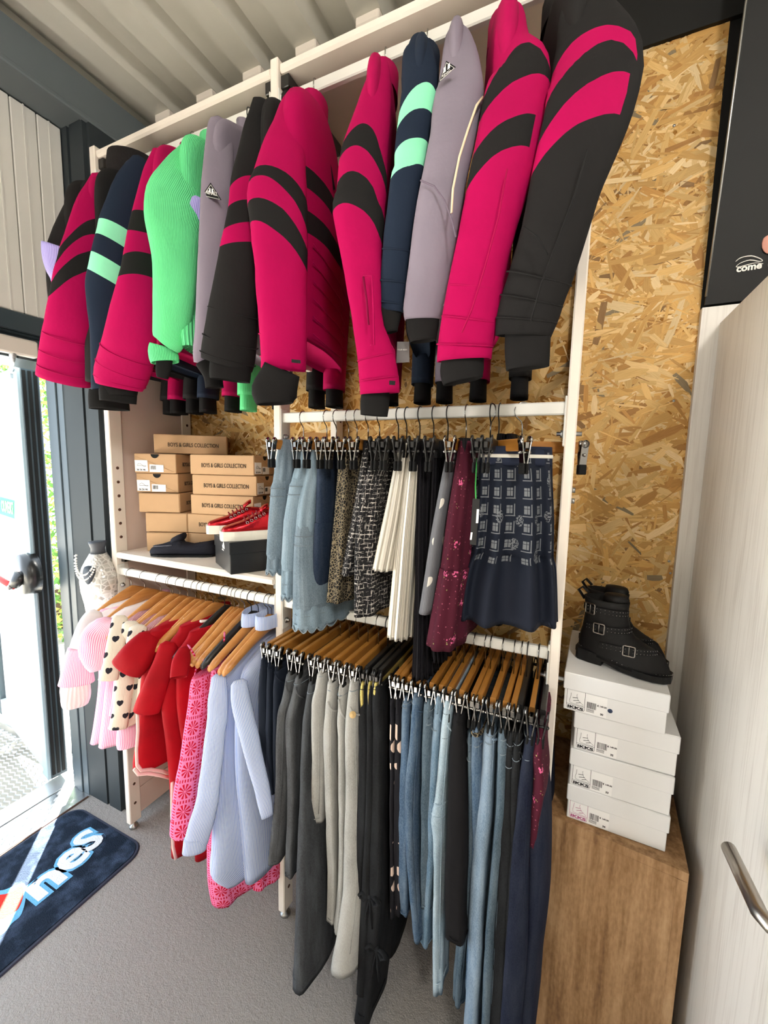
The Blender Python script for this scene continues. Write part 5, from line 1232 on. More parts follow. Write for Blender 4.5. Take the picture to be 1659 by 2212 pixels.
# pink striped dresses with white yokes
t, o = topg('striped_dress', 'pink striped dress with white yoke and puffed cuffs, closest to the entrance', 'dress', -1.57, [(1304, 250, .02, .05), (1310, 238, .03, .12), (1322, 205, .035, .17), (1400, 205, .04, .18), (1480, 205, .04, .19), (1560, 196, .045, .20), (1604, 188, .05, .21)], .04, M['pink_stripe'], HT + 'first pink striped dress by the entrance', 1.2, ripple=(.006, 7))
s = Sleeve([(1326, 190, 222), (1345, 176, 214), (1375, 163, 202), (1402, 153, 192)], (.88, .83, .80), .5, n=12, seed=1.5); s.g.build('white_sleeve', M['white_cot'], t)
s = Sleeve([(1398, 152, 190), (1430, 143, 195), (1474, 133, 198)], (.80, .80), .5, n=10, seed=1.6, top_round=False); s.g.build('striped_frill', M['pink_stripe'], t)
s = Sleeve([(1468, 141, 188), (1485, 137, 190), (1508, 136, 190), (1522, 139, 186)], (.80, .80), .6, n=12, seed=1.7, top_round=False, amp=.004, freq=30); s.g.build('puffed_cuff', M['puff'], t)
slab(-1.57, 0, [(1.052, -.10, .085, .026), (1.036, -.14, .125, .036), (1.01, -.17, .16, .040), (.975, -.175, .172, .042)], n=10, seed=1.2, expo=2.3).build('white_yoke', M['white_cot'], t)
t, o = topg('striped_dress', 'pink striped dress with white yoke, second from the entrance', 'dress', -1.49, [(1318, 276, .02, .05), (1326, 258, .03, .12), (1345, 236, .036, .17), (1400, 232, .04, .18), (1480, 222, .042, .19), (1560, 212, .05, .20), (1612, 205, .055, .21)], .04, M['pink_stripe'], HT + 'second pink striped dress', 2.2, ripple=(.007, 7))
s = Sleeve([(1345, 210, 250), (1368, 188, 246), (1395, 178, 240), (1425, 182, 236), (1447, 196, 228)], (.86, .83, .82), .5, n=14, seed=2.5, amp=.008, freq=14); s.g.build('striped_sleeve', M['pink_stripe'], t)
slab(-1.49, 0, [(1.052, -.10, .085, .026), (1.036, -.14, .125, .036), (1.01, -.17, .16, .041), (.968, -.175, .172, .044)], n=10, seed=2.2, expo=2.3).build('white_yoke', M['white_cot'], t)
t, o = topg('ribbed_top', 'pink ribbed frilled top between the striped dresses and the heart prints', 'top', -1.445, [(1320, 300, .02, .05), (1345, 262, .03, .15), (1420, 245, .036, .17), (1500, 236, .038, .18), (1545, 228, .04, .18)], .035, M['pink_stripe'], None, 2.9, ripple=(.005, 9))
t, o = topg('ribbed_top', 'cream ribbed top with dark hearts and short frilled sleeve', 'top', -1.40, [(1328, 306, .018, .05), (1336, 290, .03, .13), (1350, 262, .034, .17), (1420, 255, .036, .17), (1500, 250, .036, .17), (1560, 248, .038, .17)], .035, M['cream_heart'], HT + 'first cream heart top', 3.4)
s = Sleeve([(1336, 243, 275), (1362, 238, 272), (1400, 232, 266), (1440, 225, 258), (1467, 218, 254)], (.86, .82, .80), .45, n=14, seed=3.5); s.g.build('frilled_sleeve', M['cream_heart'], t)
slab(-1.40, 0, [(1.052, -.10, .095, .026), (1.036, -.13, .13, .036), (1.018, -.15, .155, .04)], n=5, seed=3.3, expo=2.3).build('smocked_collar', M['smock'], t)
t, o = topg('striped_skirt', 'pink striped bottoms hanging below the cream heart tops', 'skirt', -1.385, [(1500, 262, .03, .15), (1560, 248, .04, .18), (1600, 242, .045, .19), (1617, 244, .045, .19)], .04, M['pink_stripe'], None, 3.9, ripple=(.006, 6), back=.15)
t, o = topg('ribbed_top', 'cream ribbed top with dark hearts and long sleeve, second heart print', 'top', -1.345, [(1336, 322, .018, .05), (1344, 308, .03, .13), (1362, 285, .034, .17), (1440, 275, .036, .17), (1530, 262, .036, .17), (1572, 250, .034, .17)], .035, M['cream_heart'], HT + 'second cream heart top', 4.4)
s = Sleeve([(1348, 268, 300), (1380, 264, 296), (1430, 256, 290), (1490, 248, 284), (1540, 243, 276), (1572, 236, 272)], (.87, .84, .82), .45, n=16, seed=4.5); s.g.build('sleeve', M['cream_heart'], t)
slab(-1.345, 0, [(1.052, -.10, .095, .026), (1.036, -.13, .13, .036), (1.018, -.15, .155, .04)], n=5, seed=4.3, expo=2.3).build('smocked_collar', M['smock'], t)
t, o = topg('ribbed_top', 'cream ribbed top with dark hearts tucked behind the red velour tee', 'top', -1.295, [(1342, 340, .018, .05), (1350, 326, .03, .13), (1368, 300, .034, .17), (1450, 292, .036, .17), (1540, 285, .036, .17)], .034, M['cream_heart'], HT + 'third cream heart top', 5.4)
s = Sleeve([(1356, 283, 316), (1390, 277, 312), (1440, 280, 305)], (.87, .84, .83), .45, n=12, seed=5.5); s.g.build('sleeve', M['cream_heart'], t)
slab(-1.295, 0, [(1.052, -.10, .095, .026), (1.036, -.13, .13, .036), (1.018, -.15, .155, .04)], n=5, seed=5.3, expo=2.3).build('smocked_collar', M['smock'], t)
def tee(label, hx, rows, sl, seed, hl, trims, hk='wood'):
    t, o = topg('velour_tee', label, 'top', hx, rows, .034, M['red_vel'], hl, seed, hk, amp=.008, freq=6)
    s = Sleeve(sl, (.86, .82, .80), .55, n=14, seed=seed + .4, amp=.006); s.g.build('sleeve', M['red_vel'], t)
    g = Geo(); z, b, a, th = o[0]; pts = [Vector((hx + .034 * math.sin(q), RODY - lerp(-.085, .085, i / 12), z + .018 * (abs(i - 6) / 6) ** 1.4 - .012)) for i in range(13) for q in (math.pi * .5,)]
    g.tube(pts, .007, 8, flat=.7); g.build('neck_trim', M['cream'], t)
    for tr in trims:
        g = Geo(); g.tube(tr, .0055, 8, flat=.6); g.build('cream_trim', M['cream'], t)
    return t, o
hx = -1.215
rows = [(1350, 340, .02, .09), (1358, 328, .03, .13), (1370, 312, .035, .17), (1420, 306, .038, .175), (1480, 298, .04, .18), (1540, 292, .042, .19), (1600, 284, .046, .19), (1650, 276, .05, .19), (1668, 278, .05, .19)]
tr1 = [at_x(x, y, hx + .035) for x, y in ((297, 1540), (298, 1580), (295, 1620), (296, 1652), (305, 1664), (325, 1662), (350, 1666), (372, 1672))]
tee('red velour tee with cream neckline and side stripe, front one of the red tees', hx, rows, [(1376, 300, 346), (1396, 280, 340), (1420, 258, 326), (1443, 240, 308)], 6.1, HT + 'front red velour tee', [tr1, [p + Vector((.004, -.012, -.004)) for p in tr1[3:]]])
hx = -1.13
rows = [(1352, 385, .02, .075), (1366, 378, .03, .12), (1395, 355, .035, .16), (1440, 345, .038, .165), (1520, 338, .04, .17), (1600, 345, .042, .175), (1680, 352, .046, .18), (1760, 358, .046, .18), (1850, 362, .04, .16)]
tee('second red velour tee with drooping sleeve, behind the front red one', hx, rows, [(1395, 348, 386), (1430, 334, 378), (1475, 314, 364), (1515, 297, 350), (1535, 292, 343)], 7.1, HT + 'second red velour tee', [[at_x(x, y, hx + .02) for x, y in ((372, 1690), (371, 1760), (374, 1830), (380, 1855))]])
hx = -1.075
rows = [(1365, 408, .02, .075), (1380, 400, .03, .12), (1410, 382, .034, .16), (1480, 376, .036, .165), (1560, 380, .036, .165), (1700, 400, .036, .165), (1858, 412, .036, .16)]
tee('third red velour tee half hidden by bare wooden hangers', hx, rows, [(1405, 384, 410), (1430, 372, 408), (1462, 370, 402)], 8.1, 'black hanger of the third red velour tee', [], 'black')
# pink eyelet dresses on straps
def straps(t, pairs):
    for P in pairs:
        g = Geo(); g.tube(P, .0035, 6, flat=.5); g.build('strap', M['eyelet'], t)
hx = -1.01
t, o = topg('eyelet_dress', 'pink dress with red star embroidery on thin straps, in front of the striped shirts', 'dress', hx, [(1462, 412, .02, .12), (1480, 405, .03, .13), (1520, 400, .034, .15), (1580, 390, .038, .16), (1640, 380, .044, .17), (1700, 366, .052, .18), (1790, 356, .06, .19), (1806, 360, .062, .19)], .04, M['eyelet'], HT + 'strappy pink dress', 9.1, ripple=(.010, 9))
straps(t, [[at(x, y, .86) for x, y in ((406, 1392), (418, 1412), (428, 1425), (420, 1462))], [at(x, y, .92) for x, y in ((485, 1365), (484, 1400), (470, 1440), (455, 1475))]])
hx = -.955
t, o = topg('eyelet_dress', 'pink embroidered dress under the blue striped shirts, hem showing below them', 'dress', hx, [(1440, 452, .02, .12), (1480, 446, .03, .13), (1560, 440, .036, .15), (1680, 440, .044, .17), (1800, 438, .054, .19), (1900, 438, .064, .21), (1950, 446, .066, .21)], .04, M['eyelet'], 'black hanger of the pink embroidered dress', 10.1, 'black', ripple=(.010, 9))
straps(t, [[at(x, y, .86) for x, y in ((440, 1425), (452, 1440), (466, 1450), (470, 1470))]])
hx = -.885
t, o = topg('eyelet_dress', 'pink embroidered dress against the middle rack post behind the shirts', 'dress', hx, [(1500, 520, .02, .12), (1600, 530, .034, .15), (1760, 540, .044, .18), (1880, 536, .05, .19), (1915, 534, .05, .19)], .04, M['eyelet'], HT + 'pink embroidered dress against the post', 11.1, ripple=(.009, 9))
for hx, yw, lab, hk in ((-1.045, 6, 'bare wooden hanger in front of the third red tee', 'wood'), (-1.03, 10, 'bare wooden hanger with pink strap caught on it', 'wood'), (-.985, 3, 'bare wooden hanger between the two strappy dresses', 'wood'), (-1.335, 0, 'bare wooden hanger among the heart tops', 'wood'), (-1.255, 4, 'bare wooden hanger above the front red tee', 'wood'), (-1.19, 5, 'bare wooden hanger behind the front red tee', 'wood'), (-1.165, -3, 'bare wooden hanger beside the second red tee', 'wood')):
    hang(hk, hx, 'low', yw, lab, 'shirt hangers by the entrance')
# blue striped shirts
hx = -.925
t, o = topg('striped_shirt', 'blue and white striped shirt hanging in front with its long sleeve spread', 'shirt', hx, [(1378, 540, .018, .06), (1392, 524, .03, .11), (1430, 492, .034, .16), (1475, 468, .036, .17), (1530, 462, .04, .17), (1620, 455, .046, .17), (1720, 450, .05, .17), (1830, 446, .052, .17), (1890, 444, .05, .17), (1912, 470, .05, .17)], .04, M['blue_stripe'], HT + 'front blue striped shirt', 12.2, amp=.006, freq=7)
s = Sleeve([(1462, 458, 490), (1500, 452, 492), (1560, 448, 490), (1640, 438, 484), (1720, 424, 470), (1785, 406, 456), (1822, 398, 446)], (.86, .82, .79, .78), .42, n=26, seed=12.5, amp=.006); s.g.build('sleeve', M['blue_stripe'], t)
s = Sleeve([(1808, 399, 446), (1838, 396, 443)], (.778, .778), .46, n=4, seed=12.5, top_round=False, amp=.002); s.g.build('shirt_cuff', M['blue_stripe'], t)
g = Geo(); c0 = Vector((hx, RODY, 1.085)); rings = []
for w, z in ((1, -.012), (1.0, .012), (.95, .032), (.86, .03), (.86, -.01)): rings.append([c0 + Vector((.036 * w * math.cos(2 * math.pi * j / 20), .07 * w * math.sin(2 * math.pi * j / 20), z)) for j in range(20)])
g.rings(rings, caps=(False, True)); g.wrinkle(.003, 20, 3); g.build('collar', M['blue_stripe'], t)
hx = -.868
t, o = topg('striped_shirt', 'second blue and white striped shirt, behind the front one beside the navy trousers', 'shirt', hx, [(1384, 572, .018, .06), (1400, 556, .03, .11), (1440, 522, .034, .16), (1490, 508, .036, .17), (1560, 500, .04, .18), (1680, 500, .044, .18), (1800, 512, .044, .17), (1905, 520, .04, .16)], .038, M['blue_stripe'], HT + 'second blue striped shirt', 13.2, amp=.006, freq=7)
s = Sleeve([(1475, 500, 535), (1520, 505, 545), (1580, 520, 560), (1650, 535, 572), (1710, 552, 586), (1765, 566, 592)], (.88, .86, .86), .45, n=22, seed=13.5, amp=.006); s.g.build('sleeve', M['blue_stripe'], t)
g = Geo(); c0 = Vector((hx, RODY, 1.085)); rings = []
for w, z in ((1, -.012), (1.0, .012), (.95, .032), (.86, .03), (.86, -.01)): rings.append([c0 + Vector((.034 * w * math.cos(2 * math.pi * j / 20), .07 * w * math.sin(2 * math.pi * j / 20), z)) for j in range(20)])
g.rings(rings, caps=(False, True)); g.wrinkle(.003, 20, 4); g.build('collar', M['blue_stripe'], t)

# ------------------------------------------------------------------ shoe boxes and shoes on the shelf
SZ = 1.2325
def obox(c, fdir, L, Wd, Ht, seed=0):
    """local frame of a box: origin at its front lower corner, x along the front, y into the shelf"""
    a = R_(fdir); return Matrix(((math.cos(a), -math.sin(a), 0, c[0]), (math.sin(a), math.cos(a), 0, c[1]), (0, 0, 1, c[2]), (0, 0, 0, 1)))
M['kraft_light'] = M['cardboard']
BG = 'brown cardboard shoe boxes on the shelf'
def kraft_box(label, c, fdir, long_front, Ht=.078, text=True, lab=False, seed=0):
    """long_front: the long printed side faces the shop, otherwise the short end does and the printed side is on the +x side"""
    LL, SS = .275, .168; w, d = (LL, SS) if long_front else (SS, LL)
    F = obox(c, fdir, w, d, Ht); t = thing('shoe_box', label, 'box', tuple(c), BG)
    g = Geo(); g.box((0, 0, 0), (w, d, Ht - .001), bev=.0025, M=F); g.build('box_body', M['cardboard'], t)
    g = Geo()
    e = .0012
    if long_front: # short end at +x
        g.prism([F @ Vector(p) for p in ((w + .0002, .006, Ht - .004), (w + .0002, d - .004, Ht - .004), (w + .0002, d - .004, .03))], F.to_3x3() @ Vector((e, 0, 0)))
    else:
        g.prism([F @ Vector(p) for p in ((.004, -.0002, Ht - .004), (w - .004, -.0002, .006), (w - .004, -.0002, Ht - .004))] if not lab else [F @ Vector(p) for p in ((.004, -.0002, Ht - .012), (.004, -.0002, .004), (w - .006, -.0002, .004))], F.to_3x3() @ Vector((0, -e, 0)))
    g.build('end_flap', M['cardboard'], t)
    if text:
        if long_front: Fm = F @ frame_M((.05, -.0012, .028), (1, 0, 0), (0, 0, 1)); sp = .205
        else: Fm = F @ frame_M((w + .0012, .05, .028), (0, 1, 0), (0, 0, 1)); sp = .205
        g = text_geo('BOYS & GIRLS COLLECTION', Fm, .024, .0002, .0004); wd = max((Fm.inverted() @ v).x for v in g.v)
        S_ = Matrix.Diagonal((sp / wd, 1.0, 1, 1)); g = text_geo('BOYS & GIRLS COLLECTION', Fm @ S_, .0225, .0002, .0002); g.build('print', M['ink_brown'], t)
    # half-round finger hole in the end, with label beneath
    if lab:
        if long_front: Q = F @ frame_M((w + .0016, 0, 0), (0, 1, 0), (0, 0, 1)); ww = d
        else: Q = F @ frame_M((0, -.0016, 0), (1, 0, 0), (0, 0, 1)); ww = w
        g = Geo(); g.prism([Q @ Vector((ww * .5 + .016 * math.cos(math.pi + math.pi * i / 12), Ht - .003 + .016 * math.sin(math.pi + math.pi * i / 12), 0)) for i in range(13)], Q.to_3x3() @ Vector((0, 0, .0004))); g.build('finger_hole', M['black_rubber'], t)
        g = Geo(); g.prism([Q @ Vector(p) for p in ((.004, .006, 0), (.056, .006, 0), (.054, .050, 0), (.003, .050, 0))], Q.to_3x3() @ Vector((0, 0, .0006))); l_ = g.build('size_label', M['label_white'], t)
        g = Geo(); g.tube([Q @ Vector((.012 + .036 * i / 10, .031 + .006 * math.sin(i * .55), .0009)) for i in range(11)], .0005, 4); g.tube([Q @ Vector((.012 + .036 * i / 10, .028, .0009)) for i in range(11)], .0006, 4); g.build('shoe_drawing', M['ink'], l_)
        g = text_geo('36 56 46', Q @ frame_M((.010, .009, .0008), (1, 0, 0), (0, 1, 0)), .010, .0001, .0003); g.build('label_print', M['ink'], l_)
        g = Geo(); g.prism([Q @ Vector(p) for p in ((.062, .004, 0), (.118, .004, 0), (.118, .032, 0), (.062, .034, 0))], Q.to_3x3() @ Vector((0, 0, .0005))); l_ = g.build('barcode_label', M['label_white'], t)
        r = random.Random(seed); g = Geo(); x = .066
        while x < .086: 
            w_ = r.choice((.0006, .001, .0014)); g.prism([Q @ Vector(p) for p in ((x, .014, .0006), (x + w_, .014, .0006), (x + w_, .029, .0006), (x, .029, .0006))], Q.to_3x3() @ Vector((0, 0, .0002))); x += w_ + r.choice((.0007, .0012))
        ob = g.build('barcode', M['ink'], l_); ob['kind'] = 'stuff'
    return t
def box_at(px, py, Y, z): p = at(px, py, Y); return (p.x, p.y, z)
hs = .0788
ordn = ('bottom', 'second', 'middle', 'fourth', 'top')
left_px = [(318, 1197), (316, 1157), (301, 1112), (296, 1069), (291, 1022)]
for i, (px, py) in enumerate(left_px):
    c = box_at(px, py, 1.095 + .004 * (i % 2), SZ + i * hs)
    kraft_box(('brown shoe box end with diagonal flap, lowest of the stack by the side panel', 'brown shoe box second from below in the stack by the side panel', 'brown shoe box with plain creased end, middle of the stack by the side panel', 'brown shoe box with drawing label, second from the top by the side panel', 'brown shoe box with drawing label and finger hole, top of its even stack')[i], c, 24 + (0, 1, -1, 1, 0)[i], False, hs - .001, text=True, lab=i >= 3, seed=i)
right_px = [(408, 1197), (406, 1152), (413, 1112), (416, 1069), (411, 1022)]
for i, (px, py) in enumerate(right_px):
    c = box_at(px, py, 1.17, SZ + i * hs)
    kraft_box(('brown shoe box lowest behind the loafers', 'brown shoe box with its lettering half hidden by the red sneakers', 'brown shoe box with lettering just above the red sneakers', 'brown shoe box with lettering, second from the top of the wide stack', 'brown shoe box with lettering, top of the wide stack')[i], c, 13 + (0, 1, -1, 1, 0)[i], True, hs - .001, text=True, lab=True, seed=10 + i)
p = at(333, 978, 1.14)
kraft_box('brown shoe box lying across the top of both stacks', (p.x, p.y, SZ + 5 * hs + .001), 42, True, hs - .001, text=True, lab=False, seed=33)
t_last = None
# black shoe box with the red sneakers, and navy loafers
c0 = Vector((-.990, .985, SZ + .001)); F = obox(c0, 60, .27, .19, .10)
t = thing('shoe_box', 'black shoe box under the red metallic sneakers at the shelf edge', 'box', tuple(c0))
g = Geo(); g.box((0, 0, 0), (.26, .195, .105), bev=.002, M=F); g.build('box_body', M['black_card'], t)
g = Geo(); g.box((-.002, -.002, .066), (.262, .197, .1065), bev=.001, M=F); g.build('lid', M['black_card'], t)
Q = F @ frame_M((-.0028, .135, .070), (0, -1, 0), (0, 0, 1)); g = Geo(); n0 = Q.to_3x3() @ Vector((0, 0, .0005))
for i in range(3): 
    x = .055 + i * .0095; h = .010 + i * .006; g.prism([Q @ Vector(p) for p in ((x, .006, 0), (x + .0075, .006, 0), (x + .0075 - h * .35, .006 + h, 0), (x - h * .35, .006 + h + .003 * 0, 0))], n0)
g.build('stripe_emblem', M['white_print'], t)
g = text_geo('adidas', Q @ frame_M((.048, -.002, .0003), (1, 0, 0), (0, 1, 0)), .009, .0002, .0001); g.build('emblem_lettering', M['white_print'], t)
def shoe_rings(F, prof, n=24):
    """prof: (x along the shoe, half width, z low, z high, sideways shift)"""
    R_s = []
    for (x, w, z0, z1, s) in prof:
        R_s.append([F @ Vector((x, s + w * sup(2 * math.pi * j / n, 2.5)[0], (z0 + z1) / 2 + (z1 - z0) / 2 * sup(2 * math.pi * j / n, 2.3)[1])) for j in range(n)])
    return R_s
k = Mt('red_metallic_leather', .22, .6, metal=.75); nz = k.noise(k.obj(), 30, 3); k.color(k.mix(nz, lin('a50d18'), lin('d32430'))); k.bump(k.noise(k.obj(), 120, 3), .25, .002); M['red_metal'] = k.m
M['sole_white'] = plain('off_white_rubber', 'e6e2d4', .6, .3); M['lace'] = plain('dark_red_lace', '7d1a24', .8)
def sneaker(label, F):
    t = thing('sneaker', label, 'shoe', tuple(F.translation), 'red metallic sneakers on the black box')
    g = Geo(); pr = [(0, .018, 0, .030, 0), (.006, .028, 0, .031, 0), (.04, .038, 0, .031, .001), (.09, .040, 0, .031, .002), (.14, .034, 0, .031, .0), (.20, .034, 0, .032, 0), (.225, .028, 0, .032, 0), (.232, .016, .002, .031, 0)]
    g.rings([[F @ Vector((x, s + w * sup(2 * math.pi * j / 24, 2.6)[0], z0 if j > 12 else z1)) if j not in (0, 12) else F @ Vector((x, s + w * sup(2 * math.pi * j / 24, 2.6)[0], (z0 + z1) / 2)) for j in range(24)] for (x, w, z0, z1, s) in pr], sm=False); g.build('sole', M['sole_white'], t)
    g = Geo(); g.rings(shoe_rings(F, [(.005, .015, .024, .036, 0), (.012, .026, .024, .044, 0), (.04, .036, .022, .053, .001), (.075, .038, .022, .064, .002), (.105, .036, .022, .080, .001), (.135, .033, .022, .092, 0), (.155, .031, .022, .094, 0), (.19, .031, .022, .090, 0), (.218, .027, .024, .094, 0), (.228, .016, .026, .088, 0)])); g.wrinkle(.0015, 60, 2); g.build('upper', M['red_metal'], t)
    g = Geo(); g.rings([[F @ Vector((x, .024 * s_ * math.cos(2 * math.pi * j / 16), z + .008 * math.sin(2 * math.pi * j / 16))) for j in range(16)] for x, z, s_ in ((.128, .094, .8), (.142, .106, .95), (.152, .112, .8), (.156, .112, .3))]); g.build('tongue', M['red_metal'], t)
    for i in range(5):
        x = .078 + i * .0135; z = .068 + i * .0068
        g = Geo(); g.tube([F @ Vector((x + .002, -.026, z - .006)), F @ Vector((x - .002, 0, z + .006)), F @ Vector((x + .006, .026, z - .006))], .0026, 6); g.build('lace', M['lace'], t)
        for s_ in (-1, 1):
            g = Geo(); c = F @ Vector((x + .004, s_ * .030, z - .010)); ax_ = F.to_3x3() @ Vector((0, s_, .35)).normalized()
            ring = []; u_ = ax_.cross(Vector((0, 0, 1))).normalized(); v_ = ax_.cross(u_)
            g.tube([c + ax_ * .004 + (u_ * math.cos(q * .7854) + v_ * math.sin(q * .7854)) * .0042 for q in range(9)], .0013, 5); g.build('eyelet', M['chrome'], t)
    return t
a60 = F.to_3x3()
def shoe_frame(o, deg, z): a = R_(deg); return Matrix(((math.cos(a), -math.sin(a), 0, o[0]), (math.sin(a), math.cos(a), 0, o[1]), (0, 0, 1, z), (0, 0, 0, 1)))
zb = SZ + .108
sneaker('red metallic sneaker with white sole, farther one of the pair on the black box', shoe_frame(at_z(446, 1152, zb), 50, zb))
sneaker('red metallic sneaker with white sole, front one of the pair on the black box', shoe_frame(at_z(476, 1167, zb), 52, zb))
k = fabric('navy_suede', '23242c', .9, bump=.3, bscale=200); M['suede'] = k
def loafer(label, F):
    t = thing('loafer', label, 'shoe', tuple(F.translation))
    g = Geo(); g.rings(shoe_rings(F, [(0, .014, .002, .022, 0), (.008, .026, .001, .030, 0), (.035, .036, .001, .040, 0), (.07, .037, .001, .052, 0), (.10, .034, .001, .062, 0), (.115, .033, .001, .066, 0), (.122, .033, .001, .052, 0), (.16, .031, .001, .046, 0), (.21, .030, .001, .054, 0), (.238, .024, .002, .060, 0), (.244, .012, .006, .050, 0)])); g.build('upper', M['suede'], t)
    g = Geo(); g.rings([[F @ Vector((x, .037 * w * math.cos(2 * math.pi * j / 20), -.001 + (.006 if j < 10 else 0))) for j in range(20)] for x, w in ((.0, .3), (.01, .72), (.04, .99), (.09, 1.0), (.15, .85), (.21, .84), (.24, .6), (.246, .2))], sm=False); g.build('rubber_sole', M['black_rubber'], t)
    g = Geo(); pts = [F @ Vector((.098 - .088 * math.cos(q), .034 * math.sin(q), .040 + .020 * (1 - math.cos(q)) * .5 - .006)) for q in [R_(-88 + 176 * i / 16) for i in range(17)]]; g.tube(pts, .0022, 6); g.build('apron_seam', plain('grey_thread', '55565e', .8), t)
    g = Geo(); g.rings([[F @ Vector((.108 + dx, .030 * w * math.cos(2 * math.pi * j / 16), .060 + dz + .014 * math.sin(2 * math.pi * j / 16))) for j in range(16)] for dx, dz, w in ((-.024, -.006, .8), (-.01, .002, 1), (.008, .010, 1), (.018, .014, .8))]); g.build('tongue_strap', M['suede'], t)
    return t
loafer('navy suede loafer with toe towards the side panel, on the shelf before brown boxes', shoe_frame(at_z(328, 1199, SZ), 26, SZ + .003))

# ------------------------------------------------------------------ oak cube with white boot boxes and studded boots
k = Mt('oak_laminate', .55, .3); o_ = k.obj((1, 1, .07)); q_ = k.obj((1, 1, .18)); kn = k.obj((1, 1, .35))
f_ = k.f('ADD', k.f('MULTIPLY', k.noise(o_, 55, 5, .6), .4), k.f('ADD', k.f('MULTIPLY', k.noise(q_, 9, 4, .6), .45), k.f('MULTIPLY', k.noise(kn, 160, 2), .15)))
k.color(k.ramp(f_, [(.38, lin('6d4f36')), (.47, lin('8f6c48')), (.55, lin('a98560')), (.64, lin('bb9a74'))])); k.bump(f_, .12, .001); M['oak'] = k.m
CZ = .72; t = thing('display_cube', 'oak laminate display plinth under the white boot boxes', 'plinth', (.15, 1.2, 0))
P = [Vector((.0065, 1.054, 0)), Vector((.291, 1.022, 0)), Vector((.316, 1.400, 0)), Vector((.0065, 1.400, 0))]
def slabq(pts, z0, z1): g = Geo(); g.prism([Vector((p.x, p.y, z0)) for p in pts], (0, 0, z1 - z0)); return g
inn = lambda p: Vector((lerp(p.x, .155, .06), lerp(p.y, 1.22, .06), 0))
slabq(P, CZ - .022, CZ).build('top_board', M['oak'], t)
def side(a, b, th=.02):
    d = (b - a).normalized(); n_ = Vector((-d.y, d.x, 0)) * th; g = Geo(); g.prism([a, b, b + Vector((0, 0, CZ - .0225)), a + Vector((0, 0, CZ - .0225))], n_); return g
side(P[0], P[1]).build('front_board', M['oak'], t); side(P[1], P[2]).build('side_board', M['oak'], t); side(P[3], P[0]).build('side_board', M['oak'], t); side(P[2], P[3]).build('back_board', M['oak'], t)
WG = 'white boot boxes on the oak plinth'
def boot_box(label, c, deg, w, d, h, ink, size, price, seed, dot=False):
    F = obox(c, deg, w, d, h); t = thing('boot_box', label, 'box', tuple(c), WG)
    g = Geo(); g.box((.003, .003, 0), (w - .003, d - .003, h - .012), bev=.0015, M=F); g.build('box_body', M['card_white'], t)
    g = Geo(); g.box((0, 0, h - .043), (w, d, h - .0004), bev=.002, M=F); g.build('lid', M['card_white'], t)
    Q = F @ frame_M((0, .0026, 0), (1, 0, 0), (0, 0, 1)); n0 = Q.to_3x3() @ Vector((0, 0, .0004)); y1 = h - .045
    g = Geo(); g.prism([Q @ Vector(p) for p in ((.006, .003, 0), (.096, .003, 0), (.096, y1, 0), (.006, y1, 0))], n0); l_ = g.build('size_label', M['label_white'], t)
    def rr(x0, y0, x1, y1_, r=.004): 
        out = []
        for cx, cy, a0 in ((x1 - r, y1_ - r, 0), (x0 + r, y1_ - r, 90), (x0 + r, y0 + r, 180), (x1 - r, y0 + r, 270)):
            out += [Q @ Vector((cx + r * math.cos(R_(a0 + q)), cy + r * math.sin(R_(a0 + q)), .0006)) for q in (0, 30, 60, 90)]
        return out + out[:1]
    g = Geo(); g.tube(rr(.009, .005, .049, y1 + .004), .0004, 4); g.tube([Q @ Vector((.009, .0165, .0006)), Q @ Vector((.049, .0165, .0006))], .0004, 4); g.build('label_frame', ink, l_)
    boot = [(.018, .0455), (.0175, .036), (.0155, .027), (.0165, .0205), (.024, .0195), (.0455, .0185), (.046, .0215), (.040, .0255), (.034, .031), (.031, .0405), (.0315, .0455)]
    g = Geo(); s_ = min(1, (y1 - .0195) / .027); g.tube([Q @ Vector((x, .0185 + (y - .0185) * s_, .0006)) for x, y in boot], .00032, 4)
    for a, b in (((.022, .034), (.033, .036)), ((.024, .027), (.036, .0305)), ((.030, .0225), (.040, .0262))): g.tube([Q @ Vector((x, .0185 + (y - .0185) * s_, .0006)) for x, y in (a, b)], .0006, 4)
    g.build('boot_drawing', ink, l_)
    Tm = Q @ frame_M((.0112, .0068, .0005), (1, 0, 0), (0, 1, 0)); g = text_geo('IKKS', Tm, .0105, .0001, .0004); wd = max((Tm.inverted() @ v).x for v in g.v); g = text_geo('IKKS', Tm @ Matrix.Diagonal((.0355 / wd, .9, 1, 1)), .0105, .0001, .0005); g.build('label_print', ink, l_)
    r = random.Random(seed); g = Geo(); x = .054
    while x < .074: 
        w_ = r.choice((.0005, .0008, .0013)); g.prism([Q @ Vector(p) for p in ((x, .017, .0005), (x + w_, .017, .0005), (x + w_, .033, .0005), (x, .033, .0005))], n0 * .5); x += w_ + r.choice((.0006, .001))
    ob = g.build('barcode', M['ink'], l_); ob['kind'] = 'stuff'
    g = text_geo(price, Q @ frame_M((.0755, .027, .0005), (1, 0, 0), (0, 1, 0)), .0055, .0001, .0002); g.build('price_print', M['ink'], l_)
    g = text_geo(size, Q @ frame_M((.083, .0075, .0005), (1, 0, 0), (0, 1, 0)), .0065, .0001, .0003); g.build('size_print', M['ink'], l_)
    g = Geo()
    for y in (.0085, .0115, .0140): g.prism([Q @ Vector(p) for p in ((.053, y, .0005), (.070, y, .0005), (.070, y + .001, .0005), (.053, y + .001, .0005))], n0 * .4)
    ob = g.build('small_print', M['ink'], l_); ob['kind'] = 'stuff'
    if dot: g = Geo(); c_ = Q @ Vector((.103, .024, .0002)); n1 = n0.normalized(); g.tube([c_, c_ + n1 * .0006], .0052, 16); g.build('blue_dot', M['ink_blue'], t)
    return t
zz = CZ + .0006
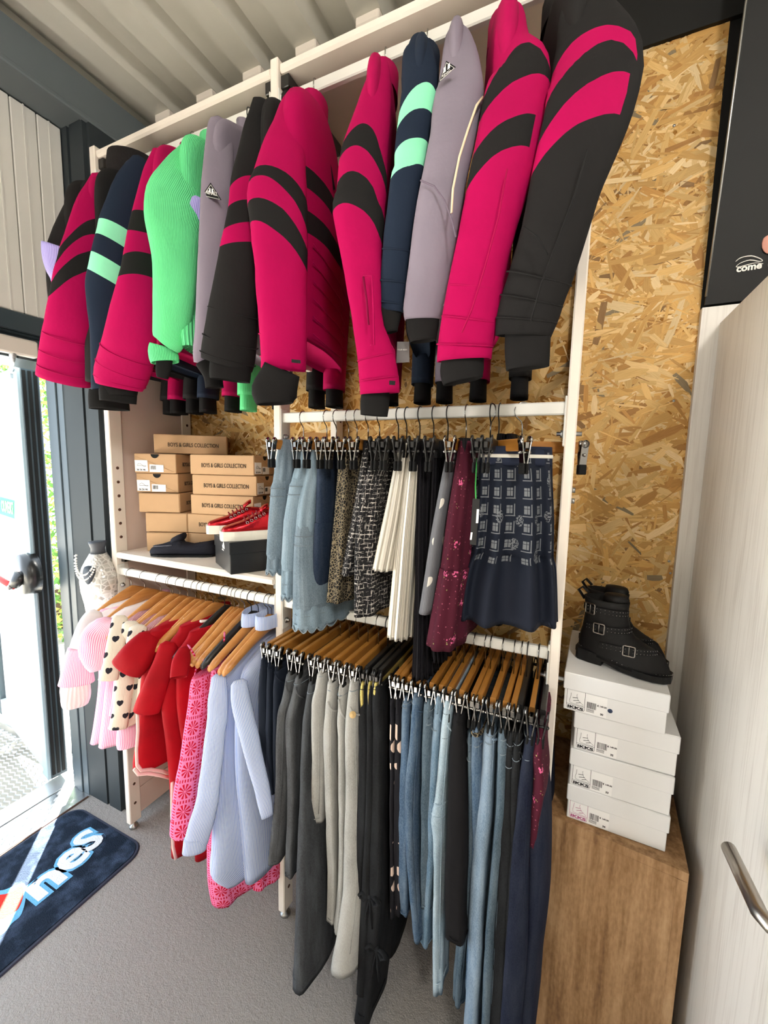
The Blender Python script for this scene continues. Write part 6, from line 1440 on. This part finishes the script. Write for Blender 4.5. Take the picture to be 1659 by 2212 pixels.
for i, (x0, y0, dg, h, ink, sz, pr, lab) in enumerate(((.040, 1.064, -2.0, .0925, M['ink_pink'], '34', '€ 149.00', 'white boot box with plum printed label, lowest on the oak plinth'), (.040, 1.061, -1.5, .098, M['ink'], '33', '€ 149.00', 'white boot box second from the plinth, scuffed lid'), (.043, 1.061, -1.0, .098, M['ink'], '32', '€ 149.00', 'white boot box third from the plinth with torn lid corner'), (.014, 1.058, -3.0, .0965, M['ink'], '30', '€ 149.00', 'white boot box with blue dot, topmost under the studded boots'))):
    boot_box(lab, (x0, y0, zz), dg, .216, .30, h, ink, sz, pr, 50 + i, i == 3); zz += h + .0004
BTZ = zz
M['boot_leather'] = plain('black_nubuck', '121111', .6, .25, vary=.15, vscale=40, bump=.12, bscale=150); M['boot_sole'] = plain('black_boot_sole', '0e0d0d', .55, .3)
M['buckle'] = plain('pewter_buckle', '8f8a84', .3, .5, metal=1.0)
def boot(label, F):
    t = thing('ankle_boot', label, 'boot', tuple(F.translation), 'studded boots on the white boxes')
    # x from heel (0) to toe (.20)
    g = Geo(); sole = [(-.004, .020, .0, .030), (.004, .028, 0, .030), (.03, .032, 0, .030), (.06, .031, 0, .029)]
    g.rings([[F @ Vector((x, w * sup(2 * math.pi * j / 24, 2.8)[0], z0 if 12 < j < 24 else z1)) for j in range(24)] for x, w, z0, z1 in sole], sm=False); g.build('heel', M['boot_sole'], t)
    g = Geo(); welt_ = [(-.006, .018), (.003, .031), (.03, .035), (.07, .034), (.10, .036), (.14, .041), (.17, .039), (.192, .030), (.204, .016)]
    zl = lambda x: .018 if x < .055 else lerp(.016, .001, min(1, (x - .055) / .05)); zh = lambda x: .031 if x < .05 else lerp(.030, .017, min(1, (x - .05) / .09))
    g.rings([[F @ Vector((x, w * sup(2 * math.pi * j / 28, 2.6)[0], zl(x) if 14 < j < 28 else zh(x))) for j in range(28)] for x, w in welt_], sm=False); g.build('welted_sole', M['boot_sole'], t)
    up = [(-.002, .050, .016, .026, .032), (0.0, .068, .028, .028, .035), ]
    # upper: stacked rings from sole to shaft, each (z, x back, x front, half width)
    st = [(.022, -.003, .199, .038), (.034, -.004, .200, .038), (.046, -.004, .196, .036), (.058, -.003, .180, .034), (.070, -.001, .150, .033), (.084, .002, .124, .032), (.100, .004, .112, .031), (.125, .006, .106, .031), (.150, .004, .105, .032), (.166, .001, .106, .033)]
    g = Geo(); rings = []
    for z, x0, x1, w in st:
        ring = []
        for j in range(30):
            a, b = sup(2 * math.pi * j / 30, 2.15); x = lerp(x0, x1, (1 + a) / 2); toe = max(0, (x - .10) / .1); zz_ = z if z > .05 else z - .012 * min(1, max(0, (x - .05) / .09))
            ring.append(F @ Vector((x, w * b * (1.08 if .1 < x < .17 and z < .06 else 1), zz_)))
        rings.append(ring)
    c = sum(rings[-1], Vector()) / 30; rings.append([c + (p - c) * .9 + Vector((0, 0, .001)) for p in rings[-1]]); rings.append([c + (p - c) * .86 + Vector((0, 0, -.05)) for p in rings[-1]])
    g.rings(rings); g.wrinkle(.0015, 30, 3.3); up_o = g.build('upper', M['boot_leather'], t)
    def at_z_ring(z, a0, a1, off, n=16):
        for (z0, xa, xb, w0), (z1, xc, xd, w1) in zip(st, st[1:]):
            if z0 <= z <= z1: q = (z - z0) / (z1 - z0); xa, xb, w = lerp(xa, xc, q), lerp(xb, xd, q), lerp(w0, w1, q); break
        out = []
        for i in range(n + 1):
            a, b = sup(R_(lerp(a0, a1, i / n)), 2.15); x = lerp(xa, xb, (1 + a) / 2); out.append(Vector((lerp(xa - off, xb + off, (1 + a) / 2), (w + off) * b, z)))
        return out
    for (z, dz, a0, a1, am) in ((.142, .0, -160, -10, -118), (.098, .01, -140, -5, -100), (.060, .012, -110, -20, -68)):
        P_ = at_z_ring(z, a0, a1, .0022); n = len(P_)
        lo = [F @ (p + Vector((0, 0, -.0075 + dz * (i / n - .4)))) for i, p in enumerate(P_)]; hi = [F @ (p + Vector((0, 0, .0075 + dz * (i / n - .4)))) for i, p in enumerate(P_)]
        lo2 = [F @ (p * 1.0 + Vector((0, -.0022, -.0075 + dz * (i / n - .4)))) for i, p in enumerate(P_)]; hi2 = [F @ (p + Vector((0, -.0022, .0075 + dz * (i / n - .4)))) for i, p in enumerate(P_)]
        g = Geo(); g.rings([[a, b, c_, d] for a, b, c_, d in zip(lo, hi, hi2, lo2)], sm=False); sp = g.build('strap', M['boot_leather'], t)
        i = int((am - a0) / (a1 - a0) * n); c_ = F @ (P_[i] + Vector((0, -.0045, dz * (i / n - .4)))); tx = ((F @ P_[min(i + 1, n - 1)]) - (F @ P_[i - 1])).normalized(); g = Geo()
        ry, rx = .0125, .0125; pts = []
        for cx, cy, b0_ in ((rx - .003, ry - .003, 0), (-rx + .003, ry - .003, 90), (-rx + .003, -ry + .003, 180), (rx - .003, -ry + .003, 270)):
            for q in (0, 45, 90): pts.append(c_ + tx * (cx + .003 * math.cos(R_(b0_ + q))) + Vector((0, 0, cy + .003 * math.sin(R_(b0_ + q)))))
        g.tube(pts + pts[:2], .0019, 6); g.tube([c_ + Vector((0, 0, -ry)), c_ + Vector((0, 0, ry))], .0012, 5); g.build('buckle', M['buckle'], sp)
        g = Geo()
        for i in range(1, n):
            for e in (-.0042, .0042): g.ball(F @ (P_[i] + Vector((0, -.0024, e + dz * (i / n - .4)))), .0011, 6, 4)
        ob = g.build('studs', M['chrome'], sp); ob['kind'] = 'stuff'
    g = Geo()
    for i in range(30):
        a = R_(-170 + 175 * i / 29); x, y = lerp(-.006, .204, (1 + math.cos(a)) / 2), .040 * math.sin(a) * (1 if math.cos(a) > -.2 else .88)
        g.ball(F @ Vector((x, y, zh(max(.0, x)) + .0015)), .0012, 6, 4)
    ob = g.build('welt_studs', M['chrome'], t); ob['kind'] = 'stuff'
    g = Geo(); g.tube([F @ Vector(p) for p in ((.002, 0, .155), (-.014, 0, .176), (-.004, 0, .186), (.012, 0, .172))], .006, 8, flat=.5); g.build('pull_tab', M['boot_leather'], t)
    g = Geo(); g.rings([[F @ Vector((.072 + dx + .03 * w * math.cos(2 * math.pi * j / 16), .022 * w * math.sin(2 * math.pi * j / 16), z)) for j in range(16)] for z, w, dx in ((.155, .9, 0), (.172, 1.0, .004), (.182, .85, .004), (.183, .4, .004))]); g.wrinkle(.003, 30, 5); g.build('tongue', M['boot_leather'], t)
    return t
boot('black studded ankle boot with three buckled straps, front one on the white boxes', shoe_frame((.048, 1.175), -17, BTZ + .0006))
boot('black studded ankle boot partly hidden behind its twin on the white boxes', shoe_frame((.058, 1.262), -24, BTZ + .0006))

# ------------------------------------------------------------------ entrance mat
mt = thing('door_mat', 'dark blue rubber edged door mat with white bubble letters', 'mat', (-1.75, .4, 0))
def mat_outline(x0, y0, x1, y1, r, z):
    out = []
    for cx, cy, a0 in ((x1 - r, y1 - r, 0), (x0 + r, y1 - r, 90), (x0 + r, y0 + r, 180), (x1 - r, y0 + r, 270)):
        out += [Vector((cx + r * math.cos(R_(a0 + q)), cy + r * math.sin(R_(a0 + q)), z)) for q in range(0, 91, 15)]
    return out
MX0, MX1, MY0, MY1 = -1.99, -1.505, -.35, 1.008
g = Geo(); g.rings([mat_outline(MX0, MY0, MX1, MY1, .07, .0008), mat_outline(MX0 + .004, MY0 + .004, MX1 - .004, MY1 - .004, .068, .006), mat_outline(MX0 + .014, MY0 + .014, MX1 - .014, MY1 - .014, .06, .006)], sm=False); g.build('rubber_edge', plain('dark_blue_rubber', '343a4c', .6, .3), mt)
k = Mt('dark_blue_pile', .95, .1); a_ = k.noise(k.obj(), 14, 5, .6); b_ = k.noise(k.obj(), 220, 3, .6); k.color(k.mix(k.remap(a_, .45, .72), k.mix(b_, lin('141b28'), lin('25303f')), lin('43526a'))); k.bump(b_, .9, .005)
g = Geo(); g.rings([mat_outline(MX0 + .012, MY0 + .012, MX1 - .012, MY1 - .012, .06, .004), mat_outline(MX0 + .013, MY0 + .013, MX1 - .013, MY1 - .013, .06, .009)], sm=False); g.build('pile', k.m, mt)
def pile(name, c): k = Mt(name, .95, .1); b_ = k.noise(k.obj(), 220, 3); k.color(k.mix(b_, tuple(v * .86 for v in lin(c)), lin(c))); k.bump(b_, .7, .004); return k.m
MW, MB, MR = pile('white_pile', 'e3e7ea'), pile('sky_blue_pile', '6fb2dd'), pile('red_pile', 'd63a33')
FM = lambda x, y, z: frame_M((x, y, z), (0, 1, 0), (-1, 0, 0))
for ch, y, sx, xb in (('n', .685, 1.2, -1.655), ('e', .792, 1.0, -1.672), ('S', .878, 1.0, -1.69)):
    sz = {'n': .185, 'e': .20, 'S': .165}[ch]; S_ = Matrix.Diagonal((sx, 1, 1, 1))
    g = text_geo(ch, FM(xb, y, .0097) @ S_, sz, .0004, .0155); g.build('letter_outline', MB, mt)
    g = text_geo(ch, FM(xb, y, .0106) @ S_, sz, .0004, .0055); g.build('letter', MW, mt)
def blob(pts, z, m, nm):
    P_ = [Vector((x, y, z)) for x, y in pts]; out = []; n = len(P_)
    for i in range(n):
        a, b, c, d = P_[i - 1], P_[i], P_[(i + 1) % n], P_[(i + 2) % n]
        for u in (0, .25, .5, .75): out.append(0.5 * ((2 * b) + (c - a) * u + (2 * a - 5 * b + 4 * c - d) * u * u + (3 * b - a - 3 * c + d) * u ** 3))
    g = Geo(); g.prism(out, (0, 0, .0008)); g.build(nm, m, mt)
qz = lambda L: [(p.x, p.y) for p in (at_z(x, y, .01) for x, y in L)]
blob(qz([(52, 1908), (56, 1935), (46, 1975), (25, 1995), (8, 2016), (-14, 2022), (-20, 1975), (-12, 1930), (10, 1922), (28, 1915)]), .0094, MB, 'letter_outline')
blob(qz([(47, 1913), (50, 1935), (40, 1962), (22, 1976), (-2, 1985), (-14, 1960), (-6, 1936), (18, 1930)]), .0102, MR, 'letter')

# ------------------------------------------------------------------ mosaic bust on the column
bu = thing('mosaic_bust', 'white mosaic dress bust with bead necklace on the corner column', 'bust', (-1.70, 1.0, .95))
k = Mt('mirror_mosaic', .25, .5, metal=.2); vo = k.voro(k.obj(), 55, 'DISTANCE_TO_EDGE'); cc = k.voro(k.obj(), 55, out='Color')
low = k.n('ShaderNodeSeparateXYZ'); tc = k.n('ShaderNodeTexCoord'); k.t.links.new(tc.outputs['Object'], low.inputs[0]); bw = k.n('ShaderNodeRGBToBW'); k.t.links.new(cc, bw.inputs[0])
tile_c = k.mix(bw.outputs[0], lin('8f8d88'), lin('d4d2cc')); cop = k.mix(bw.outputs[0], lin('a35a48'), lin('d99a86'))
k.color(k.mix(k.f('LESS_THAN', vo, .09), k.mix(k.f('LESS_THAN', low.outputs[2], .06), tile_c, cop), lin('dcdad6'))); k.bump(vo, .5, .004)
g = Geo(); o = Vector((-1.705, 1.0, 0)); rings = []
for z, a, b in ((.93, .055, .05), (.98, .055, .05), (1.02, .062, .053), (1.07, .078, .06), (1.11, .083, .062), (1.14, .080, .06), (1.17, .068, .054), (1.195, .050, .044), (1.215, .036, .034), (1.225, .030, .030)):
    rings.append([o + Vector((a * math.cos(2 * math.pi * j / 28), b * math.sin(2 * math.pi * j / 28), z)) for j in range(28)])
g.rings(rings); g.build('torso', k.m, bu)
g = Geo(); g.rings([[o + Vector((r * math.cos(2 * math.pi * j / 20), r * math.sin(2 * math.pi * j / 20), z)) for j in range(20)] for r, z in ((.026, 1.225), (.024, 1.245), (.030, 1.265), (.031, 1.272), (.02, 1.274))]); g.build('neck_cap', plain('dark_cap', '4a4e55', .4), bu)
for w, z1 in ((.070, 1.13), (.062, 1.15)):
    for i in range(26):
        a = R_(180 + 180 * i / 25); p = o + Vector((w * math.cos(a) * .98, -.045 - .018 * abs(math.sin(a)), lerp(1.235, z1, abs(math.sin(a)) ** .8)))
        if i in (0, 25): continue
        g = Geo(); g.ball(p, .0042, 7, 4); ob = g.build('bead', M['white_print'], bu)
g = Geo(); g.rings([[o + Vector((.022 + .026 * w * math.cos(2 * math.pi * j / 16), -.046 + dy, zc_ + .036 * w * math.sin(2 * math.pi * j / 16) + .008 * abs(math.cos(2 * math.pi * j / 16)))) for j in range(16)] for w, dy, zc_ in ((1.0, .012, 1.15), (1.0, -.012, 1.148), (.8, -.016, 1.148))]); g.build('dark_neckline', plain('slate_velvet', '3c434c', .7), bu)
g = Geo(); g.box((-1.72, 1.03, .98), (-1.69, 1.074, 1.10)); g.build('wall_bracket', M['black_wire'], bu)

# ------------------------------------------------------------------ outside the entrance
g = Geo(); g.box((-9, -6, -.16), (-2.27, 8, -.10)); struct(g.build('ground_outside', plain('pale_gravel', '9f9c94', .9, .2, vary=.1, vscale=30)), 'pale gravel outside the entrance')
gr = thing('entrance_grating', 'galvanised mesh grating outside the entrance sill', 'grating', (-2.8, .4, -.06)); gr['kind'] = 'structure'
g = Geo(); 
for y in (-.6, .3, 1.2): g.box((-3.4, y - .004, -.09), (-2.28, y + .004, -.03))
for x in (-3.4, -2.83, -2.275): g.box((x - .004, -.6, -.09), (x + .004, 1.2, -.03))
g.build('grating_frame', M['alu'], gr)
g = Geo(); step = .022
for i in range(int(1.8 / step)):
    y = -.6 + i * step; pts = []
    b = len(g.v); n = 50
    for q in range(n + 1):
        x = -3.4 + 1.12 * q / n; yy = y + (step * .5 if (q + i) % 2 else 0) ; g.v += [Vector((x, yy, -.034)), Vector((x, yy + .003, -.040)), Vector((x, yy - .003, -.040))]
    for q in range(n):
        a, c_ = b + 3 * q, b + 3 * q + 3
        for e in ((0, 1), (1, 2), (2, 0)): g.face((a + e[0], a + e[1], c_ + e[1], c_ + e[0]), sm=False)
ob = g.build('mesh_strands', M['alu'], gr); ob['kind'] = 'stuff'
def leaf_mass(name, label, cx, cy, cz, rx, ry, rz, n, seed, cols):
    r = random.Random(seed); t = thing(name, label, 'shrub', (cx, cy, 0)); g = Geo()
    for i in range(n):
        while True:
            p = Vector((r.uniform(-1, 1), r.uniform(-1, 1), r.uniform(-1, 1)))
            if .25 < p.length < 1: break
        c = Vector((cx + p.x * rx, cy + p.y * ry, cz + p.z * rz)); a = Vector((r.gauss(0, 1), r.gauss(0, 1), r.gauss(0, 1))).normalized(); b_ = a.cross(Vector((r.gauss(0, 1), r.gauss(0, 1), r.gauss(0, 1)))).normalized(); L = r.uniform(.02, .05)
        bb = len(g.v); g.v += [c - a * L, c + b_ * L * .45, c + a * L, c - b_ * L * .45]; g.face((bb, bb + 1, bb + 2, bb + 3), mi=r.randrange(len(cols)), sm=False)
    ob = g.build('foliage', cols, t); ob['kind'] = 'stuff'
    g = Geo(); g.tube([(cx, cy, -.1), (cx, cy, cz)], .05, 8); g.build('stem', plain('bark_' + name + str(seed), '5b4a38', .9), t)
LC = [plain('leaf_green', '4f7a33', .6), plain('leaf_light', '7fa048', .6), plain('leaf_yellow', 'a8a850', .6)]
leaf_mass('hedge_shrub', 'leafy green shrub seen through the hinge gap', -5.2, 2.75, 1.3, .9, .7, 1.4, 4200, 1, LC)
leaf_mass('hedge_shrub', 'low leafy shrub seen under the hinge gap shrub', -4.6, 2.3, .3, .7, .5, .6, 1800, 2, LC)
leaf_mass('hedge_tree', 'tree crown showing above the open door leaf', -6.2, 2.6, 3.2, 1.6, 1.4, 1.0, 5200, 3, LC)
